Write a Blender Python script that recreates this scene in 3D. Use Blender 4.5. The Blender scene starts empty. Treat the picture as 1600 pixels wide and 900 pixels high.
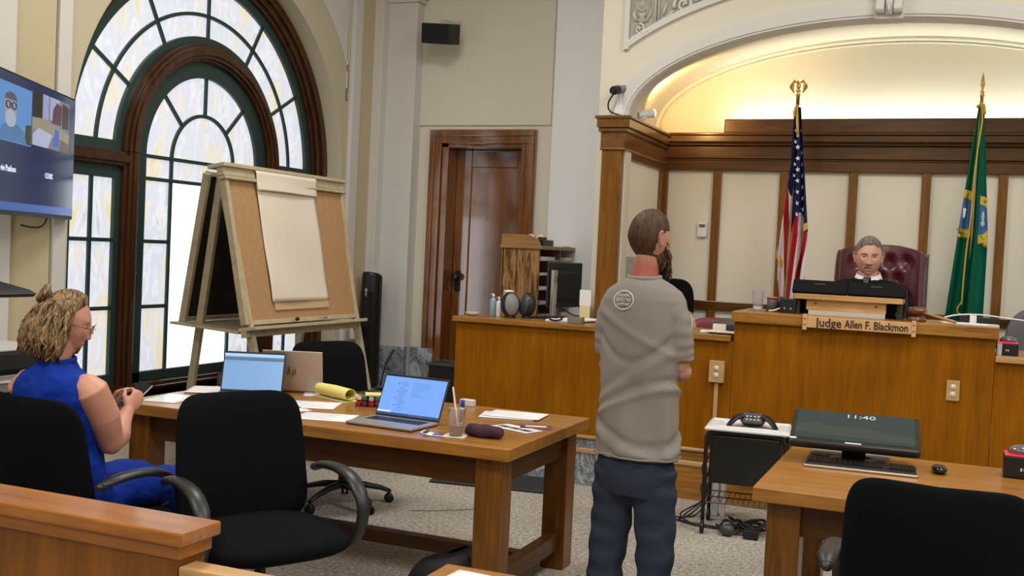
import bpy, bmesh, math, random
from math import pi, sin, cos, sqrt, radians as R
from mathutils import Vector as V, Matrix, Euler, noise
random.seed(7)
S = bpy.context.scene
# ---------------------------------------------------------------- camera
cam = bpy.data.objects.new('camera', bpy.data.cameras.new('camera')); S.collection.objects.link(cam); S.camera = cam
yaw, pitch, roll, FPX = -0.3946, -0.0341, 0.0465, 1677.0
cam.data.sensor_width = 36; cam.data.lens = 36*FPX/1600; cam.data.clip_start = .05
f_ = V((sin(yaw)*cos(pitch), cos(yaw)*cos(pitch), sin(pitch))); r_ = V((cos(yaw), -sin(yaw), 0)); u_ = r_.cross(f_)
r2 = cos(roll)*r_+sin(roll)*u_; u2 = -sin(roll)*r_+cos(roll)*u_
cam.matrix_world = Matrix(((r2.x, u2.x, -f_.x, 0), (r2.y, u2.y, -f_.y, 0), (r2.z, u2.z, -f_.z, 1.6), (0, 0, 0, 1)))
# ---------------------------------------------------------------- world, lights, exposure
S.view_settings.view_transform = 'Standard'; S.view_settings.look = 'None'; S.view_settings.gamma = 1
S.view_settings.use_curve_mapping = False; S.view_settings.exposure = 0.43
W = bpy.data.worlds.new('world'); S.world = W; W.use_nodes = True
W.node_tree.nodes['Background'].inputs[0].default_value = (.75, .85, 1, 1); W.node_tree.nodes['Background'].inputs[1].default_value = 1.0
def area(name, loc, rot, sx, sy, power, col):
    l = bpy.data.lights.new(name, 'AREA'); l.shape = 'RECTANGLE'; l.size = sx; l.size_y = sy; l.energy = power; l.color = col
    o = bpy.data.objects.new(name, l); S.collection.objects.link(o); o.location = loc; o.rotation_euler = rot; return o
for i, (x, y) in enumerate(((-3.0, 1.0), (-3.0, 5.2), (.6, 1.0), (.6, 5.2), (3.2, 3.0), (-1.2, -2.2))):
    area('ceiling_lamp_light', (x, y, 4.72), (0, 0, 0), 1.2, 1.2, 62, (1, .955, .89))
for x in (-1.35, -.35, .65):   # cool cove strips on the ledge behind the raised cornice board
    area('cove_strip_light', (x, 9.03, 2.70), (pi-R(12), 0, 0), .95, .05, 3.6, (1, 1, .90))
sp = bpy.data.lights.new('warm_spot_light', 'SPOT'); sp.energy = 42; sp.color = (1, .60, .22); sp.spot_size = R(105); sp.spot_blend = .9; sp.shadow_soft_size = .03
so = bpy.data.objects.new('warm_spot_light', sp); S.collection.objects.link(so); so.location = (-2.18, 8.05, 2.80)
so.rotation_euler = V((.12, 1, .42)).to_track_quat('-Z', 'Y').to_euler()
# ---------------------------------------------------------------- helpers
FR = {}
def tag(o, label, cat, group=None, kind=None):
    if label: o['label'] = label
    if cat: o['category'] = cat
    if group: o['group'] = group
    if kind: o['kind'] = kind
    return o
def thing(name, label, cat, loc=(0, 0, 0), rz=0, group=None, world=False):
    o = bpy.data.objects.new(name, None); o.empty_display_size = .1; S.collection.objects.link(o)
    o.location = loc; o.rotation_euler = (0, 0, rz); FR[o.name] = V(loc) if world else V((0, 0, 0))
    tag(o, label, cat, group); return o
def struct_empty(name, loc):
    o = bpy.data.objects.new(name, None); S.collection.objects.link(o); o.location = loc; FR[o.name] = V(loc); o['kind'] = 'structure'; return o
class MB:
    def __init__(s): s.v = []; s.f = []; s.m = []; s.M = Matrix(); s.mi = 0
    def add(s, vs, fs, mi=None):
        n = len(s.v); M = s.M
        s.v += [M @ V(p) for p in vs]
        s.f += [tuple(i+n for i in q) for q in fs]; s.m += [s.mi if mi is None else mi]*len(fs)
        return s
    def box(s, x0, x1, y0, y1, z0, z1):
        return s.add([(x, y, z) for z in (z0, z1) for y in (y0, y1) for x in (x0, x1)], [(0, 2, 3, 1), (4, 5, 7, 6), (0, 1, 5, 4), (2, 6, 7, 3), (0, 4, 6, 2), (1, 3, 7, 5)])
    def cbox(s, c, sz, M=None):
        o = s.M
        s.M = o @ Matrix.Translation(c) @ (M if M is not None else Matrix())
        a, b, d = sz[0]/2, sz[1]/2, sz[2]/2; s.box(-a, a, -b, b, -d, d); s.M = o; return s
    def quadslab(s, a, b, c, d, t):   # four corners in order, thickness t along the normal (both sides)
        a, b, c, d = map(V, (a, b, c, d)); n = (b-a).cross(d-a).normalized()*t/2
        return s.add([a-n, b-n, c-n, d-n, a+n, b+n, c+n, d+n], [(0, 3, 2, 1), (4, 5, 6, 7), (0, 1, 5, 4), (1, 2, 6, 5), (2, 3, 7, 6), (3, 0, 4, 7)])
    def bar(s, p, q, w, h, up=(0, 0, 1)):
        p, q = V(p), V(q); d = (q-p).normalized(); sx = d.cross(V(up)).normalized()*w/2; sy = sx.cross(d).normalized()*h/2
        vs = [e+a*sx+b*sy for e in (p, q) for a, b in ((-1, -1), (1, -1), (1, 1), (-1, 1))]
        return s.add(vs, [(0, 3, 2, 1), (4, 5, 6, 7), (0, 1, 5, 4), (1, 2, 6, 5), (2, 3, 7, 6), (3, 0, 4, 7)])
    def rings(s, rs, cap=True, close=False):
        n = len(rs[0]); k = len(rs); vs = [p for r in rs for p in r]; fs = []
        for i in range(k if close else k-1):
            for j in range(n):
                a = i*n+j; b = i*n+(j+1) % n; i2 = (i+1) % k
                fs.append((a, b, i2*n+(j+1) % n, i2*n+j))
        if cap and not close: fs.append(tuple(range(n-1, -1, -1))); fs.append(tuple((k-1)*n+j for j in range(n)))
        return s.add(vs, fs)
    def tube(s, pts, r, n=10, ry=None, up=None, closed=False, round_=False):
        pts = [V(p) for p in pts]
        if not isinstance(r, (list, tuple)): r = [r]*len(pts)
        if ry is None: ry = r
        elif not isinstance(ry, (list, tuple)): ry = [ry]*len(pts)
        r = list(r); ry = list(ry)
        if round_:   # hemispherical ends
            d0 = (pts[0]-pts[1]).normalized(); d1 = (pts[-1]-pts[-2]).normalized()
            A = [(sin(t), cos(t)) for t in (R(85), R(60), R(30))]
            p0 = [pts[0]+d0*r[0]*a for a, b in A]; p1 = [pts[-1]+d1*r[-1]*a for a, b in A[::-1]]
            pts = p0+pts+p1; r = [r[0]*b for a, b in A]+r+[r[-1]*b for a, b in A[::-1]]; ry = [ry[0]*b for a, b in A]+ry+[ry[-1]*b for a, b in A[::-1]]
        k = len(pts); T = []
        for i in range(k):
            a = pts[(i-1) % k] if closed or i > 0 else pts[i]; b = pts[(i+1) % k] if closed or i < k-1 else pts[i]
            T.append((b-a).normalized())
        u = V(up) if up else (V((0, 0, 1)) if abs(T[0].z) < .9 else V((1, 0, 0)))
        rs = []
        for i in range(k):
            if up: u = V(up)
            x = T[i].cross(u)
            if x.length < 1e-4: x = T[i].cross(V((1, .3, 0)))
            x.normalize(); y = x.cross(T[i]).normalized()
            if not up: u = y
            rs.append([pts[i]+x*cos(2*pi*j/n)*r[i]+y*sin(2*pi*j/n)*ry[i] for j in range(n)])
        return s.rings(rs, close=closed)
    def lathe(s, c, prof, n=24, axis='z'):
        c = V(c); rs = []
        for rr, h in prof:
            ring = []
            for j in range(n):
                a = 2*pi*j/n
                p = {'z': V((cos(a)*rr, sin(a)*rr, h)), 'y': V((cos(a)*rr, h, -sin(a)*rr)), 'x': V((h, cos(a)*rr, sin(a)*rr))}[axis]
                ring.append(c+p)
            rs.append(ring)
        return s.rings(rs)
    def ell(s, c, rx, ry, rz, n=20, m=12, M=None):
        o = s.M; s.M = o @ Matrix.Translation(c) @ (M if M is not None else Matrix())
        s.rings([[(cos(2*pi*j/n)*rx*sin(t), sin(2*pi*j/n)*ry*sin(t), -rz*cos(t)) for j in range(n)] for t in [pi*(i+.02)/(m+.04) for i in range(m+1)]]); s.M = o; return s
    def prism(s, poly, axis, lo, hi):   # 2-D polygon extruded along an axis
        def P(a, b, h): return {'x': (h, a, b), 'y': (a, h, b), 'z': (a, b, h)}[axis]
        n = len(poly); vs = [P(a, b, lo) for a, b in poly]+[P(a, b, hi) for a, b in poly]
        return s.add(vs, [tuple(range(n))[::-1], tuple(range(n, 2*n))]+[(i, (i+1) % n, n+(i+1) % n, n+i) for i in range(n)])
    def arcband(s, c, r0, r1, a0, a1, lo, hi, axis='x', n=40, rb0=None, rb1=None):
        # annular sector in the plane across `axis`
        rs = []
        for i in range(n+1):
            a = a0+(a1-a0)*i/n; q = []
            for rr, rbb, h in ((r0, rb0, lo), (r1, rb1, lo), (r1, rb1, hi), (r0, rb0, hi)):
                u = c[0]+cos(a)*rr; w = c[1]+sin(a)*(rbb if rbb is not None else rr)
                q.append({'x': (h, u, w), 'y': (u, h, w)}[axis])
            rs.append(q)
        return s.rings(rs)
    def grid(s, fn, nu, nv, mat=None, closeu=False):
        vs = [fn(i/nu, j/nv) for j in range(nv+1) for i in range(nu+1)]
        for j in range(nv):
            for i in range(nu):
                a = j*(nu+1)+i
                pass
        fs = [(j*(nu+1)+i, j*(nu+1)+i+1, (j+1)*(nu+1)+i+1, (j+1)*(nu+1)+i) for j in range(nv) for i in range(nu)]
        n = len(s.f); s.add(vs, fs)
        if mat:
            for k, (j, i) in enumerate([(j, i) for j in range(nv) for i in range(nu)]): s.m[n+k] = mat((i+.5)/nu, (j+.5)/nv)
        return s
    def pad(s, W, H, T, curve=0, px=5, taper=0, n=56, m=9, bulge=.25):
        # upholstered pad in the local XZ plane, thickness along Y; curve bends it about Z; taper narrows the bottom
        rs = []
        prof = [(k/m) for k in range(m+1)]
        seq = [(sin(t*pi/2), cos(t*pi/2)) for t in prof]
        def P(rr, side, a):
            ca, sa = cos(a), sin(a); e = 2/px
            x = (abs(ca)**e)*(1 if ca > 0 else -1); z = (abs(sa)**e)*(1 if sa > 0 else -1)
            x *= rr; z *= rr; w = W/2*(1-taper*(1-z)/2)
            th = T/2*((1-rr**8)**.5)*(1-bulge*rr*rr)
            X = x*w; return (X, side*th+curve*(X*X)/(W/2)**2, z*H/2)
        for rr in [.02, .3, .55, .75, .88, .95, .985, 1.0]: rs.append([P(rr, -1, 2*pi*j/n) for j in range(n)])
        for rr in [.985, .95, .88, .75, .55, .3, .02]: rs.append([P(rr, 1, 2*pi*j/n) for j in range(n)])
        return s.rings(rs)
    def out(s, name, mat, parent=None, smooth=False, bevel=0, label=None, cat=None, group=None, kind=None, sub=0, remesh=0, sm=0, seg=2, solid=0, disp=None):
        me = bpy.data.meshes.new(name); off = FR.get(parent.name, V((0, 0, 0))) if parent else V((0, 0, 0))
        me.from_pydata([tuple(p-off) for p in s.v], [], s.f)
        mats = mat if isinstance(mat, (list, tuple)) else [mat]
        for m in mats: me.materials.append(m)
        if len(mats) > 1: me.polygons.foreach_set('material_index', s.m)
        if smooth: me.polygons.foreach_set('use_smooth', [True]*len(me.polygons))
        bm = bmesh.new(); bm.from_mesh(me); bmesh.ops.recalc_face_normals(bm, faces=bm.faces); bm.to_mesh(me); bm.free()
        me.update()
        o = bpy.data.objects.new(name, me); S.collection.objects.link(o)
        if parent: o.parent = parent; FR[o.name] = off
        if remesh:
            md = o.modifiers.new('r', 'REMESH'); md.mode = 'VOXEL'; md.voxel_size = remesh; md.use_smooth_shade = True
            if sm: k = o.modifiers.new('s', 'SMOOTH'); k.factor = .5; k.iterations = sm
        if disp:
            tx = bpy.data.textures.new(name, 'CLOUDS'); tx.noise_scale = disp[1]; tx.noise_depth = 2
            k = o.modifiers.new('d', 'DISPLACE'); k.texture = tx; k.strength = disp[0]; k.mid_level = .5; k.texture_coords = 'LOCAL'
        if solid: k = o.modifiers.new('t', 'SOLIDIFY'); k.thickness = solid; k.offset = 0
        if sub: k = o.modifiers.new('u', 'SUBSURF'); k.levels = sub; k.render_levels = sub
        if bevel: k = o.modifiers.new('b', 'BEVEL'); k.width = bevel; k.segments = seg; k.limit_method = 'ANGLE'; k.angle_limit = R(40)
        tag(o, label, cat, group, kind); return o
def single(mb, name, mat, label, cat, loc=None, rz=0, group=None, **k):
    # a thing that is one mesh, with its origin at loc (mesh given in local coordinates)
    o = mb.out(name, mat, None, label=label, cat=cat, group=group, **k)
    if loc is not None: o.location = loc; o.rotation_euler = (0, 0, rz)
    return o
def text(name, body, size, M, mat, parent=None, ext=.001, align='CENTER', sx=1, bold=0):
    c = bpy.data.curves.new(name, 'FONT'); c.body = body; c.size = size; c.align_x = align; c.align_y = 'CENTER'; c.extrude = ext; c.resolution_u = 3; c.offset = bold
    t = bpy.data.objects.new(name, c); S.collection.objects.link(t)
    bpy.context.view_layer.update()
    me = bpy.data.meshes.new_from_object(t); bpy.data.objects.remove(t)
    off = FR.get(parent.name, V((0, 0, 0))) if parent else V((0, 0, 0))
    me.transform(Matrix.Translation(-off) @ M @ Matrix.Diagonal((sx, 1, 1, 1)))
    me.materials.clear(); me.materials.append(mat)
    o = bpy.data.objects.new(name, me); S.collection.objects.link(o)
    if parent: o.parent = parent; FR[o.name] = off
    return o
def frameM(o, x, y, z=None):   # matrix from origin and axes
    x = V(x).normalized(); y = V(y).normalized(); z = x.cross(y).normalized(); y = z.cross(x)
    return Matrix(((x.x, y.x, z.x, o[0]), (x.y, y.y, z.y, o[1]), (x.z, y.z, z.z, o[2]), (0, 0, 0, 1)))
def dup(root, loc, rz, label, group=None):
    r = root.copy(); S.collection.objects.link(r); r.location = loc; r.rotation_euler = (0, 0, rz); r['label'] = label
    if group: r['group'] = group
    for ch in list(root.children):
        c = ch.copy(); S.collection.objects.link(c); c.parent = r
        for g in list(ch.children):
            d = g.copy(); S.collection.objects.link(d); d.parent = c
    return r
def bez(a, b, c, d, n=12):
    a, b, c, d = map(V, (a, b, c, d)); return [a*(1-t)**3+b*3*t*(1-t)**2+c*3*t*t*(1-t)+d*t**3 for t in [i/n for i in range(n+1)]]
def catm(P, n=6):
    P = [V(p) for p in P]; Q = [P[0]*2-P[1]]+P+[P[-1]*2-P[-2]]; out = []
    for i in range(1, len(Q)-2):
        a, b, c, d = Q[i-1:i+3]
        for k in range(n):
            t = k/n; out.append(.5*((2*b)+(c-a)*t+(2*a-5*b+4*c-d)*t*t+(3*b-a-3*c+d)*t**3))
    return out+[P[-1]]
# ---------------------------------------------------------------- materials
def newmat(name):
    m = bpy.data.materials.new(name); m.use_nodes = True; return m, m.node_tree.nodes, m.node_tree.links, m.node_tree.nodes['Principled BSDF']
def P(name, col, rough=.5, metal=0, spec=.5, coat=0, bump=0, bs=200, var=0, trans=0, emis=None, es=0, ior=None, sheen=0, alpha=1):
    m, N, L, b = newmat(name)
    b.inputs['Base Color'].default_value = (*col, 1); b.inputs['Roughness'].default_value = rough; b.inputs['Metallic'].default_value = metal
    b.inputs['Specular IOR Level'].default_value = spec; b.inputs['Coat Weight'].default_value = coat; b.inputs['Coat Roughness'].default_value = .08
    b.inputs['Transmission Weight'].default_value = trans; b.inputs['Sheen Weight'].default_value = sheen; b.inputs['Alpha'].default_value = alpha
    if ior: b.inputs['IOR'].default_value = ior
    if emis: b.inputs['Emission Color'].default_value = (*emis, 1); b.inputs['Emission Strength'].default_value = es
    if bump or var:
        tc = N.new('ShaderNodeTexCoord'); n = N.new('ShaderNodeTexNoise'); n.inputs['Scale'].default_value = bs; n.inputs['Detail'].default_value = 4
        L.new(tc.outputs['Object'], n.inputs['Vector'])
        if bump:
            bp = N.new('ShaderNodeBump'); bp.inputs['Strength'].default_value = bump; bp.inputs['Distance'].default_value = .004
            L.new(n.outputs['Fac'], bp.inputs['Height']); L.new(bp.outputs['Normal'], b.inputs['Normal'])
        if var:
            r = N.new('ShaderNodeValToRGB'); r.color_ramp.elements[0].position = .3; r.color_ramp.elements[1].position = .7
            r.color_ramp.elements[0].color = (*[c*(1-var) for c in col], 1); r.color_ramp.elements[1].color = (*[min(1, c*(1+var)) for c in col], 1)
            L.new(n.outputs['Fac'], r.inputs['Fac']); L.new(r.outputs['Color'], b.inputs['Base Color'])
    return m
def wood(name, c1, c2, axis='x', sc=1, rough=.35, coat=.3, coatr=.15, stretch=14, dist=.6, bump=.06, contrast=(.3, .72), spec=.25):
    m, N, L, b = newmat(name)
    tc = N.new('ShaderNodeTexCoord'); mp = N.new('ShaderNodeMapping'); L.new(tc.outputs['Object'], mp.inputs['Vector'])
    k = {'x': (1, stretch, stretch), 'y': (stretch, 1, stretch), 'z': (stretch, stretch, 1)}[axis]
    mp.inputs['Scale'].default_value = tuple(a*sc for a in k)
    n = N.new('ShaderNodeTexNoise'); n.inputs['Scale'].default_value = 1.6; n.inputs['Detail'].default_value = 8; n.inputs['Roughness'].default_value = .62; n.inputs['Distortion'].default_value = dist
    L.new(mp.outputs['Vector'], n.inputs['Vector'])
    n2 = N.new('ShaderNodeTexNoise'); n2.inputs['Scale'].default_value = 7; n2.inputs['Detail'].default_value = 3; L.new(mp.outputs['Vector'], n2.inputs['Vector'])
    n3 = N.new('ShaderNodeTexNoise'); n3.inputs['Scale'].default_value = 1.7; n3.inputs['Detail'].default_value = 2; L.new(tc.outputs['Object'], n3.inputs['Vector'])
    r = N.new('ShaderNodeValToRGB'); r.color_ramp.elements[0].position, r.color_ramp.elements[1].position = contrast
    r.color_ramp.elements[0].color = (*c1, 1); r.color_ramp.elements[1].color = (*c2, 1)
    L.new(n.outputs['Fac'], r.inputs['Fac'])
    mx = N.new('ShaderNodeMix'); mx.data_type = 'RGBA'; mx.blend_type = 'MULTIPLY'; mx.inputs['Factor'].default_value = .3
    L.new(r.outputs['Color'], mx.inputs['A']); r2_ = N.new('ShaderNodeValToRGB'); r2_.color_ramp.elements[0].position = .35; r2_.color_ramp.elements[1].position = .6
    r2_.color_ramp.elements[0].color = (.45, .4, .35, 1); r2_.color_ramp.elements[1].color = (1, 1, 1, 1)
    L.new(n2.outputs['Fac'], r2_.inputs['Fac']); L.new(r2_.outputs['Color'], mx.inputs['B'])
    mx2 = N.new('ShaderNodeMix'); mx2.data_type = 'RGBA'; mx2.blend_type = 'MULTIPLY'; mx2.inputs['Factor'].default_value = .55
    r3 = N.new('ShaderNodeValToRGB'); r3.color_ramp.elements[0].position = .35; r3.color_ramp.elements[1].position = .65
    r3.color_ramp.elements[0].color = (.72, .68, .62, 1); r3.color_ramp.elements[1].color = (1.05, 1.05, 1.05, 1)
    L.new(n3.outputs['Fac'], r3.inputs['Fac']); L.new(mx.outputs['Result'], mx2.inputs['A']); L.new(r3.outputs['Color'], mx2.inputs['B'])
    L.new(mx2.outputs['Result'], b.inputs['Base Color'])
    b.inputs['Roughness'].default_value = rough; b.inputs['Coat Weight'].default_value = coat; b.inputs['Coat Roughness'].default_value = coatr
    b.inputs['Specular IOR Level'].default_value = spec
    if name == 'door_mahogany': b.inputs['Coat IOR'].default_value = 2.0
    bp = N.new('ShaderNodeBump'); bp.inputs['Strength'].default_value = bump; bp.inputs['Distance'].default_value = .003
    L.new(n.outputs['Fac'], bp.inputs['Height']); L.new(bp.outputs['Normal'], b.inputs['Normal'])
    return m
def ramp(N, stops):
    r = N.new('ShaderNodeValToRGB'); e = r.color_ramp.elements
    e[0].position, e[0].color = stops[0][0], (*stops[0][1], 1); e[1].position, e[1].color = stops[-1][0], (*stops[-1][1], 1)
    for p, c in stops[1:-1]: k = e.new(p); k.color = (*c, 1)
    return r
def carpet():
    m, N, L, b = newmat('carpet'); tc = N.new('ShaderNodeTexCoord')
    n = N.new('ShaderNodeTexNoise'); n.inputs['Scale'].default_value = 48; n.inputs['Detail'].default_value = 4; n.inputs['Roughness'].default_value = .75
    n2 = N.new('ShaderNodeTexNoise'); n2.inputs['Scale'].default_value = 1.3; n2.inputs['Detail'].default_value = 3
    L.new(tc.outputs['Object'], n.inputs['Vector']); L.new(tc.outputs['Object'], n2.inputs['Vector'])
    r = ramp(N, [(.3, (.12, .10, .08)), (.45, (.34, .32, .285)), (.58, (.50, .475, .43)), (.72, (.80, .78, .72))]); L.new(n.outputs['Fac'], r.inputs['Fac'])
    r2_ = ramp(N, [(.35, (.78, .76, .74)), (.65, (1.05, 1.03, 1))]); L.new(n2.outputs['Fac'], r2_.inputs['Fac'])
    mx = N.new('ShaderNodeMix'); mx.data_type = 'RGBA'; mx.blend_type = 'MULTIPLY'; mx.inputs['Factor'].default_value = .8
    L.new(r.outputs['Color'], mx.inputs['A']); L.new(r2_.outputs['Color'], mx.inputs['B']); L.new(mx.outputs['Result'], b.inputs['Base Color'])
    b.inputs['Roughness'].default_value = .95; b.inputs['Specular IOR Level'].default_value = .1
    bp = N.new('ShaderNodeBump'); bp.inputs['Strength'].default_value = .6; bp.inputs['Distance'].default_value = .006
    L.new(n.outputs['Fac'], bp.inputs['Height']); L.new(bp.outputs['Normal'], b.inputs['Normal']); return m
def marble():
    m, N, L, b = newmat('grey_marble'); tc = N.new('ShaderNodeTexCoord')
    n = N.new('ShaderNodeTexNoise'); n.inputs['Scale'].default_value = 4.5; n.inputs['Detail'].default_value = 9; n.inputs['Distortion'].default_value = 1.8; n.inputs['Roughness'].default_value = .65
    L.new(tc.outputs['Object'], n.inputs['Vector'])
    r = ramp(N, [(.38, (.10, .115, .13)), (.455, (.34, .37, .42)), (.5, (.07, .08, .095)), (.53, (.36, .40, .46)), (.7, (.55, .59, .66))]); L.new(n.outputs['Fac'], r.inputs['Fac'])
    L.new(r.outputs['Color'], b.inputs['Base Color']); b.inputs['Roughness'].default_value = .3; return m
def opal(name, strength, white=False):
    m, N, L, b = newmat(name); tc = N.new('ShaderNodeTexCoord'); mp = N.new('ShaderNodeMapping'); L.new(tc.outputs['Object'], mp.inputs['Vector'])
    mp.inputs['Scale'].default_value = (1, 2.6, 1.0)
    n = N.new('ShaderNodeTexNoise'); n.inputs['Scale'].default_value = 2.2; n.inputs['Detail'].default_value = 7; n.inputs['Distortion'].default_value = 1.6; L.new(mp.outputs['Vector'], n.inputs['Vector'])
    if white: r = ramp(N, [(.3, (.86, .97, 1.0)), (.6, (1, 1, 1))])
    else: r = ramp(N, [(.3, (.90, .76, .42)), (.4, (.92, .88, .76)), (.5, (.74, .80, .95)), (.6, (.96, .96, 1.0)), (.72, (.60, .62, .70))])
    L.new(n.outputs['Fac'], r.inputs['Fac'])
    b.inputs['Base Color'].default_value = (.25, .25, .25, 1); b.inputs['Roughness'].default_value = .12
    L.new(r.outputs['Color'], b.inputs['Emission Color']); b.inputs['Emission Strength'].default_value = strength
    bp = N.new('ShaderNodeBump'); bp.inputs['Strength'].default_value = .3; L.new(n.outputs['Fac'], bp.inputs['Height']); L.new(bp.outputs['Normal'], b.inputs['Normal'])
    return m
WALLW = P('ochre_cream_wall_paint', (.56, .505, .375), .6, spec=.25, bump=.05, bs=60, var=.02)  # ochre cream, darkened: shade of the backlit window wall is in the colour
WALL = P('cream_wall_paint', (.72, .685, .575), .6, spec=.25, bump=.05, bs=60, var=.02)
WHITE = P('white_wall_paint', (.76, .75, .71), .55, spec=.25, bump=.04, bs=60, var=.015)
OCHRE = P('ochre_wall_paint', (.56, .49, .32), .6, spec=.25, bump=.04, bs=60, var=.03)
TRIMW = P('white_plaster', (.66, .655, .63), .6, spec=.3, bump=.05, bs=80)
RELIEF = P('grey_plaster', (.40, .385, .33), .7, spec=.2, bump=.4, bs=40, var=.10)
CEIL = P('ceiling_paint', (.8, .78, .72), .8)
FABPAN = P('cream_panel_fabric', (.80, .77, .66), .8, spec=.1, bump=.05, bs=300, var=.02)
CARPET = carpet(); MARBLE = marble()
OPAL = opal('opalescent_glass', .60); CLEARW = opal('white_glass', 1.45, True)
GREEN = P('dark_green_paint', (.020, .048, .043), .35, spec=.5)
BROWNF = wood('mahogany_frame', (.034, .012, .004), (.095, .037, .012), 'z', 1, .28, .5, .12)
BENCH = wood('bench_veneer', (.245, .084, .0010), (.36, .132, .0020), 'z', .7, .55, .0, .3, stretch=12, dist=.25, bump=.02, spec=.10)
BENCHX = wood('bench_edge_oak', (.20, .080, .008), (.52, .25, .050), 'x', 1.6, .35, .3, stretch=16)
PANX = wood('panelling_oak_rail', (.064, .022, .0015), (.155, .062, .005), 'x', 1, .3, .4, .12, stretch=16)
PANZ = wood('panelling_oak_stile', (.13, .047, .002), (.29, .118, .008), 'z', 1.2, .3, .4, .12, stretch=14)
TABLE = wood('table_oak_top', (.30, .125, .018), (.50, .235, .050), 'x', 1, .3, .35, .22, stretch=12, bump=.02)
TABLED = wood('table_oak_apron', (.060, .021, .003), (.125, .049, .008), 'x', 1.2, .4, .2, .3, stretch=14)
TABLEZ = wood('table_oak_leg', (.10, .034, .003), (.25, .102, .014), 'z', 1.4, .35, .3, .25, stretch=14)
TRIMB = wood('light_oak_trim', (.42, .23, .09), (.66, .42, .20), 'x', 1, .4, .2, stretch=14)
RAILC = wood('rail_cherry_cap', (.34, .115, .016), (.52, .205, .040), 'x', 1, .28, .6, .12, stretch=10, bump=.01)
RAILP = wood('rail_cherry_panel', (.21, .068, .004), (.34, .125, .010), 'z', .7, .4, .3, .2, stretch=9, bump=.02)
DOORW = wood('door_mahogany', (.15, .045, .007), (.32, .115, .020), 'z', 1.2, .22, 1, .10, stretch=9, bump=.12)
OAKB = wood('organizer_oak', (.10, .04, .012), (.42, .24, .09), 'z', 2.2, .5, .1, .3, stretch=8, dist=1.2, contrast=(.42, .56))
OAKO = wood('organizer_oak_trim', (.26, .13, .04), (.46, .26, .10), 'x', 1.5, .4, .2)
PINE = P('easel_pine', (.46, .39, .25), .55, var=.12, bs=20)
RISER = wood('riser_birch', (.55, .31, .12), (.72, .46, .22), 'x', 1, .45, .1, stretch=10)
CORK = P('cork_board', (.42, .245, .115), .85, var=.07, bs=30, bump=.1)
CHALK = P('chalkboard', (.018, .018, .02), .6, var=.5, bs=9)
PAPER = P('white_paper', (.82, .82, .84), .7, spec=.2)
CREAMP = P('cream_paper', (.74, .68, .57), .8, spec=.1, bump=.3, bs=9)
KRAFT = P('cardboard', (.55, .40, .22), .8)
PRINT = P('grey_print', (.42, .42, .45), .8)
YELLOW = P('yellow_paper', (.80, .74, .22), .6)
BLACKF = P('black_chair_fabric', (.0052, .006, .008), .95, spec=.08, bump=.4, bs=500, sheen=.0)
BLACKP = P('black_plastic', (.012, .012, .013), .4, spec=.4)
ARMP = P('grey_black_armrest_plastic', (.017, .018, .020), .40, spec=.5)
DARKG = P('dark_grey_plastic', (.05, .052, .056), .4)
GREYP = P('grey_plastic', (.22, .22, .23), .45)
LGREY = P('light_grey_plastic', (.55, .56, .58), .4)
WPLAS = P('white_plastic', (.78, .79, .82), .35)
BEIGEP = P('beige_plastic', (.55, .53, .46), .5)
SILVER = P('silver_metal', (.62, .58, .54), .32, metal=.85)
ALU = P('laptop_aluminium', (.40, .40, .41), .38, metal=.6)
ROSEAL = P('rose_silver_lid', (.52, .44, .39), .38, metal=.55)
CHROME = P('chrome', (.8, .8, .8), .15, metal=1)
GOLD = P('polished_brass', (.75, .52, .18), .22, metal=1)
GOLDF = P('gold_fringe', (.62, .40, .04), .6, bump=.6, bs=250)
SCREENB = P('blank_screen', (.01, .01, .012), .12)
# ================================================================ SETTING
XW = -5.15; XG = -5.40; YB = 9.0; HC = 4.8
MB().box(-5.6, 5.2, -4.2, 9.4, -.1, 0).out('floor', CARPET, kind='structure')
MB().box(-5.6, 5.2, -4.2, 9.4, HC, HC+.1).out('ceiling', CEIL, kind='structure')
MB().box(5.0, 5.2, -4.2, 9.4, 0, HC).out('wall_right', WALL, kind='structure')
MB().box(-5.6, 5.2, -4.3, -4.1, 0, HC).out('wall_rear', WALL, kind='structure')
# --- window wall with its arched opening
CY, CZ, RW = 6.70, 2.16, 1.585
def halfw_z(y): d = RW*RW-(y-CY)**2; return CZ+sqrt(max(0, d))
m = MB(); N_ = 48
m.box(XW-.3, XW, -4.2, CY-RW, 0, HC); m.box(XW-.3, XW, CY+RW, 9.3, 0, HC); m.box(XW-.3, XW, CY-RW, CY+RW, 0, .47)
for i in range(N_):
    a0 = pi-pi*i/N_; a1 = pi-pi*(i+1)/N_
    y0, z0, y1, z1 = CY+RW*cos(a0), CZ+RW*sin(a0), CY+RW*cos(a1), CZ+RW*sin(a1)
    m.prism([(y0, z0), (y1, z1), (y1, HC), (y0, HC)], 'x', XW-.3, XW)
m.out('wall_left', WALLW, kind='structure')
MB().box(XW-.02, XW+.02, 4.60, 4.955, 0, HC).out('trim_1', OCHRE, kind='structure')
m = MB(); m.box(XW-.02, XW+.06, 4.2, 4.63, 0, HC); m.out('trim_2', TRIMW, kind='structure', bevel=.004)
m = MB(); m.box(XW-.02, XW+.035, 4.97, 5.075, 0, HC); m.out('trim_3', TRIMW, kind='structure', bevel=.006)
m = MB(); m.box(XW-.02, XW+.035, 8.36, 8.50, 0, HC); m.out('trim_4', TRIMW, kind='structure', bevel=.006)
MB().box(XW-.02, XW+.012, 8.50, 8.84, 0, HC).out('trim_5', OCHRE, kind='structure')
m = MB(); m.box(XW-.02, XW+.10, 8.74, 9.1, 0, HC); m.out('trim_6', TRIMW, kind='structure', bevel=.006)
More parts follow.
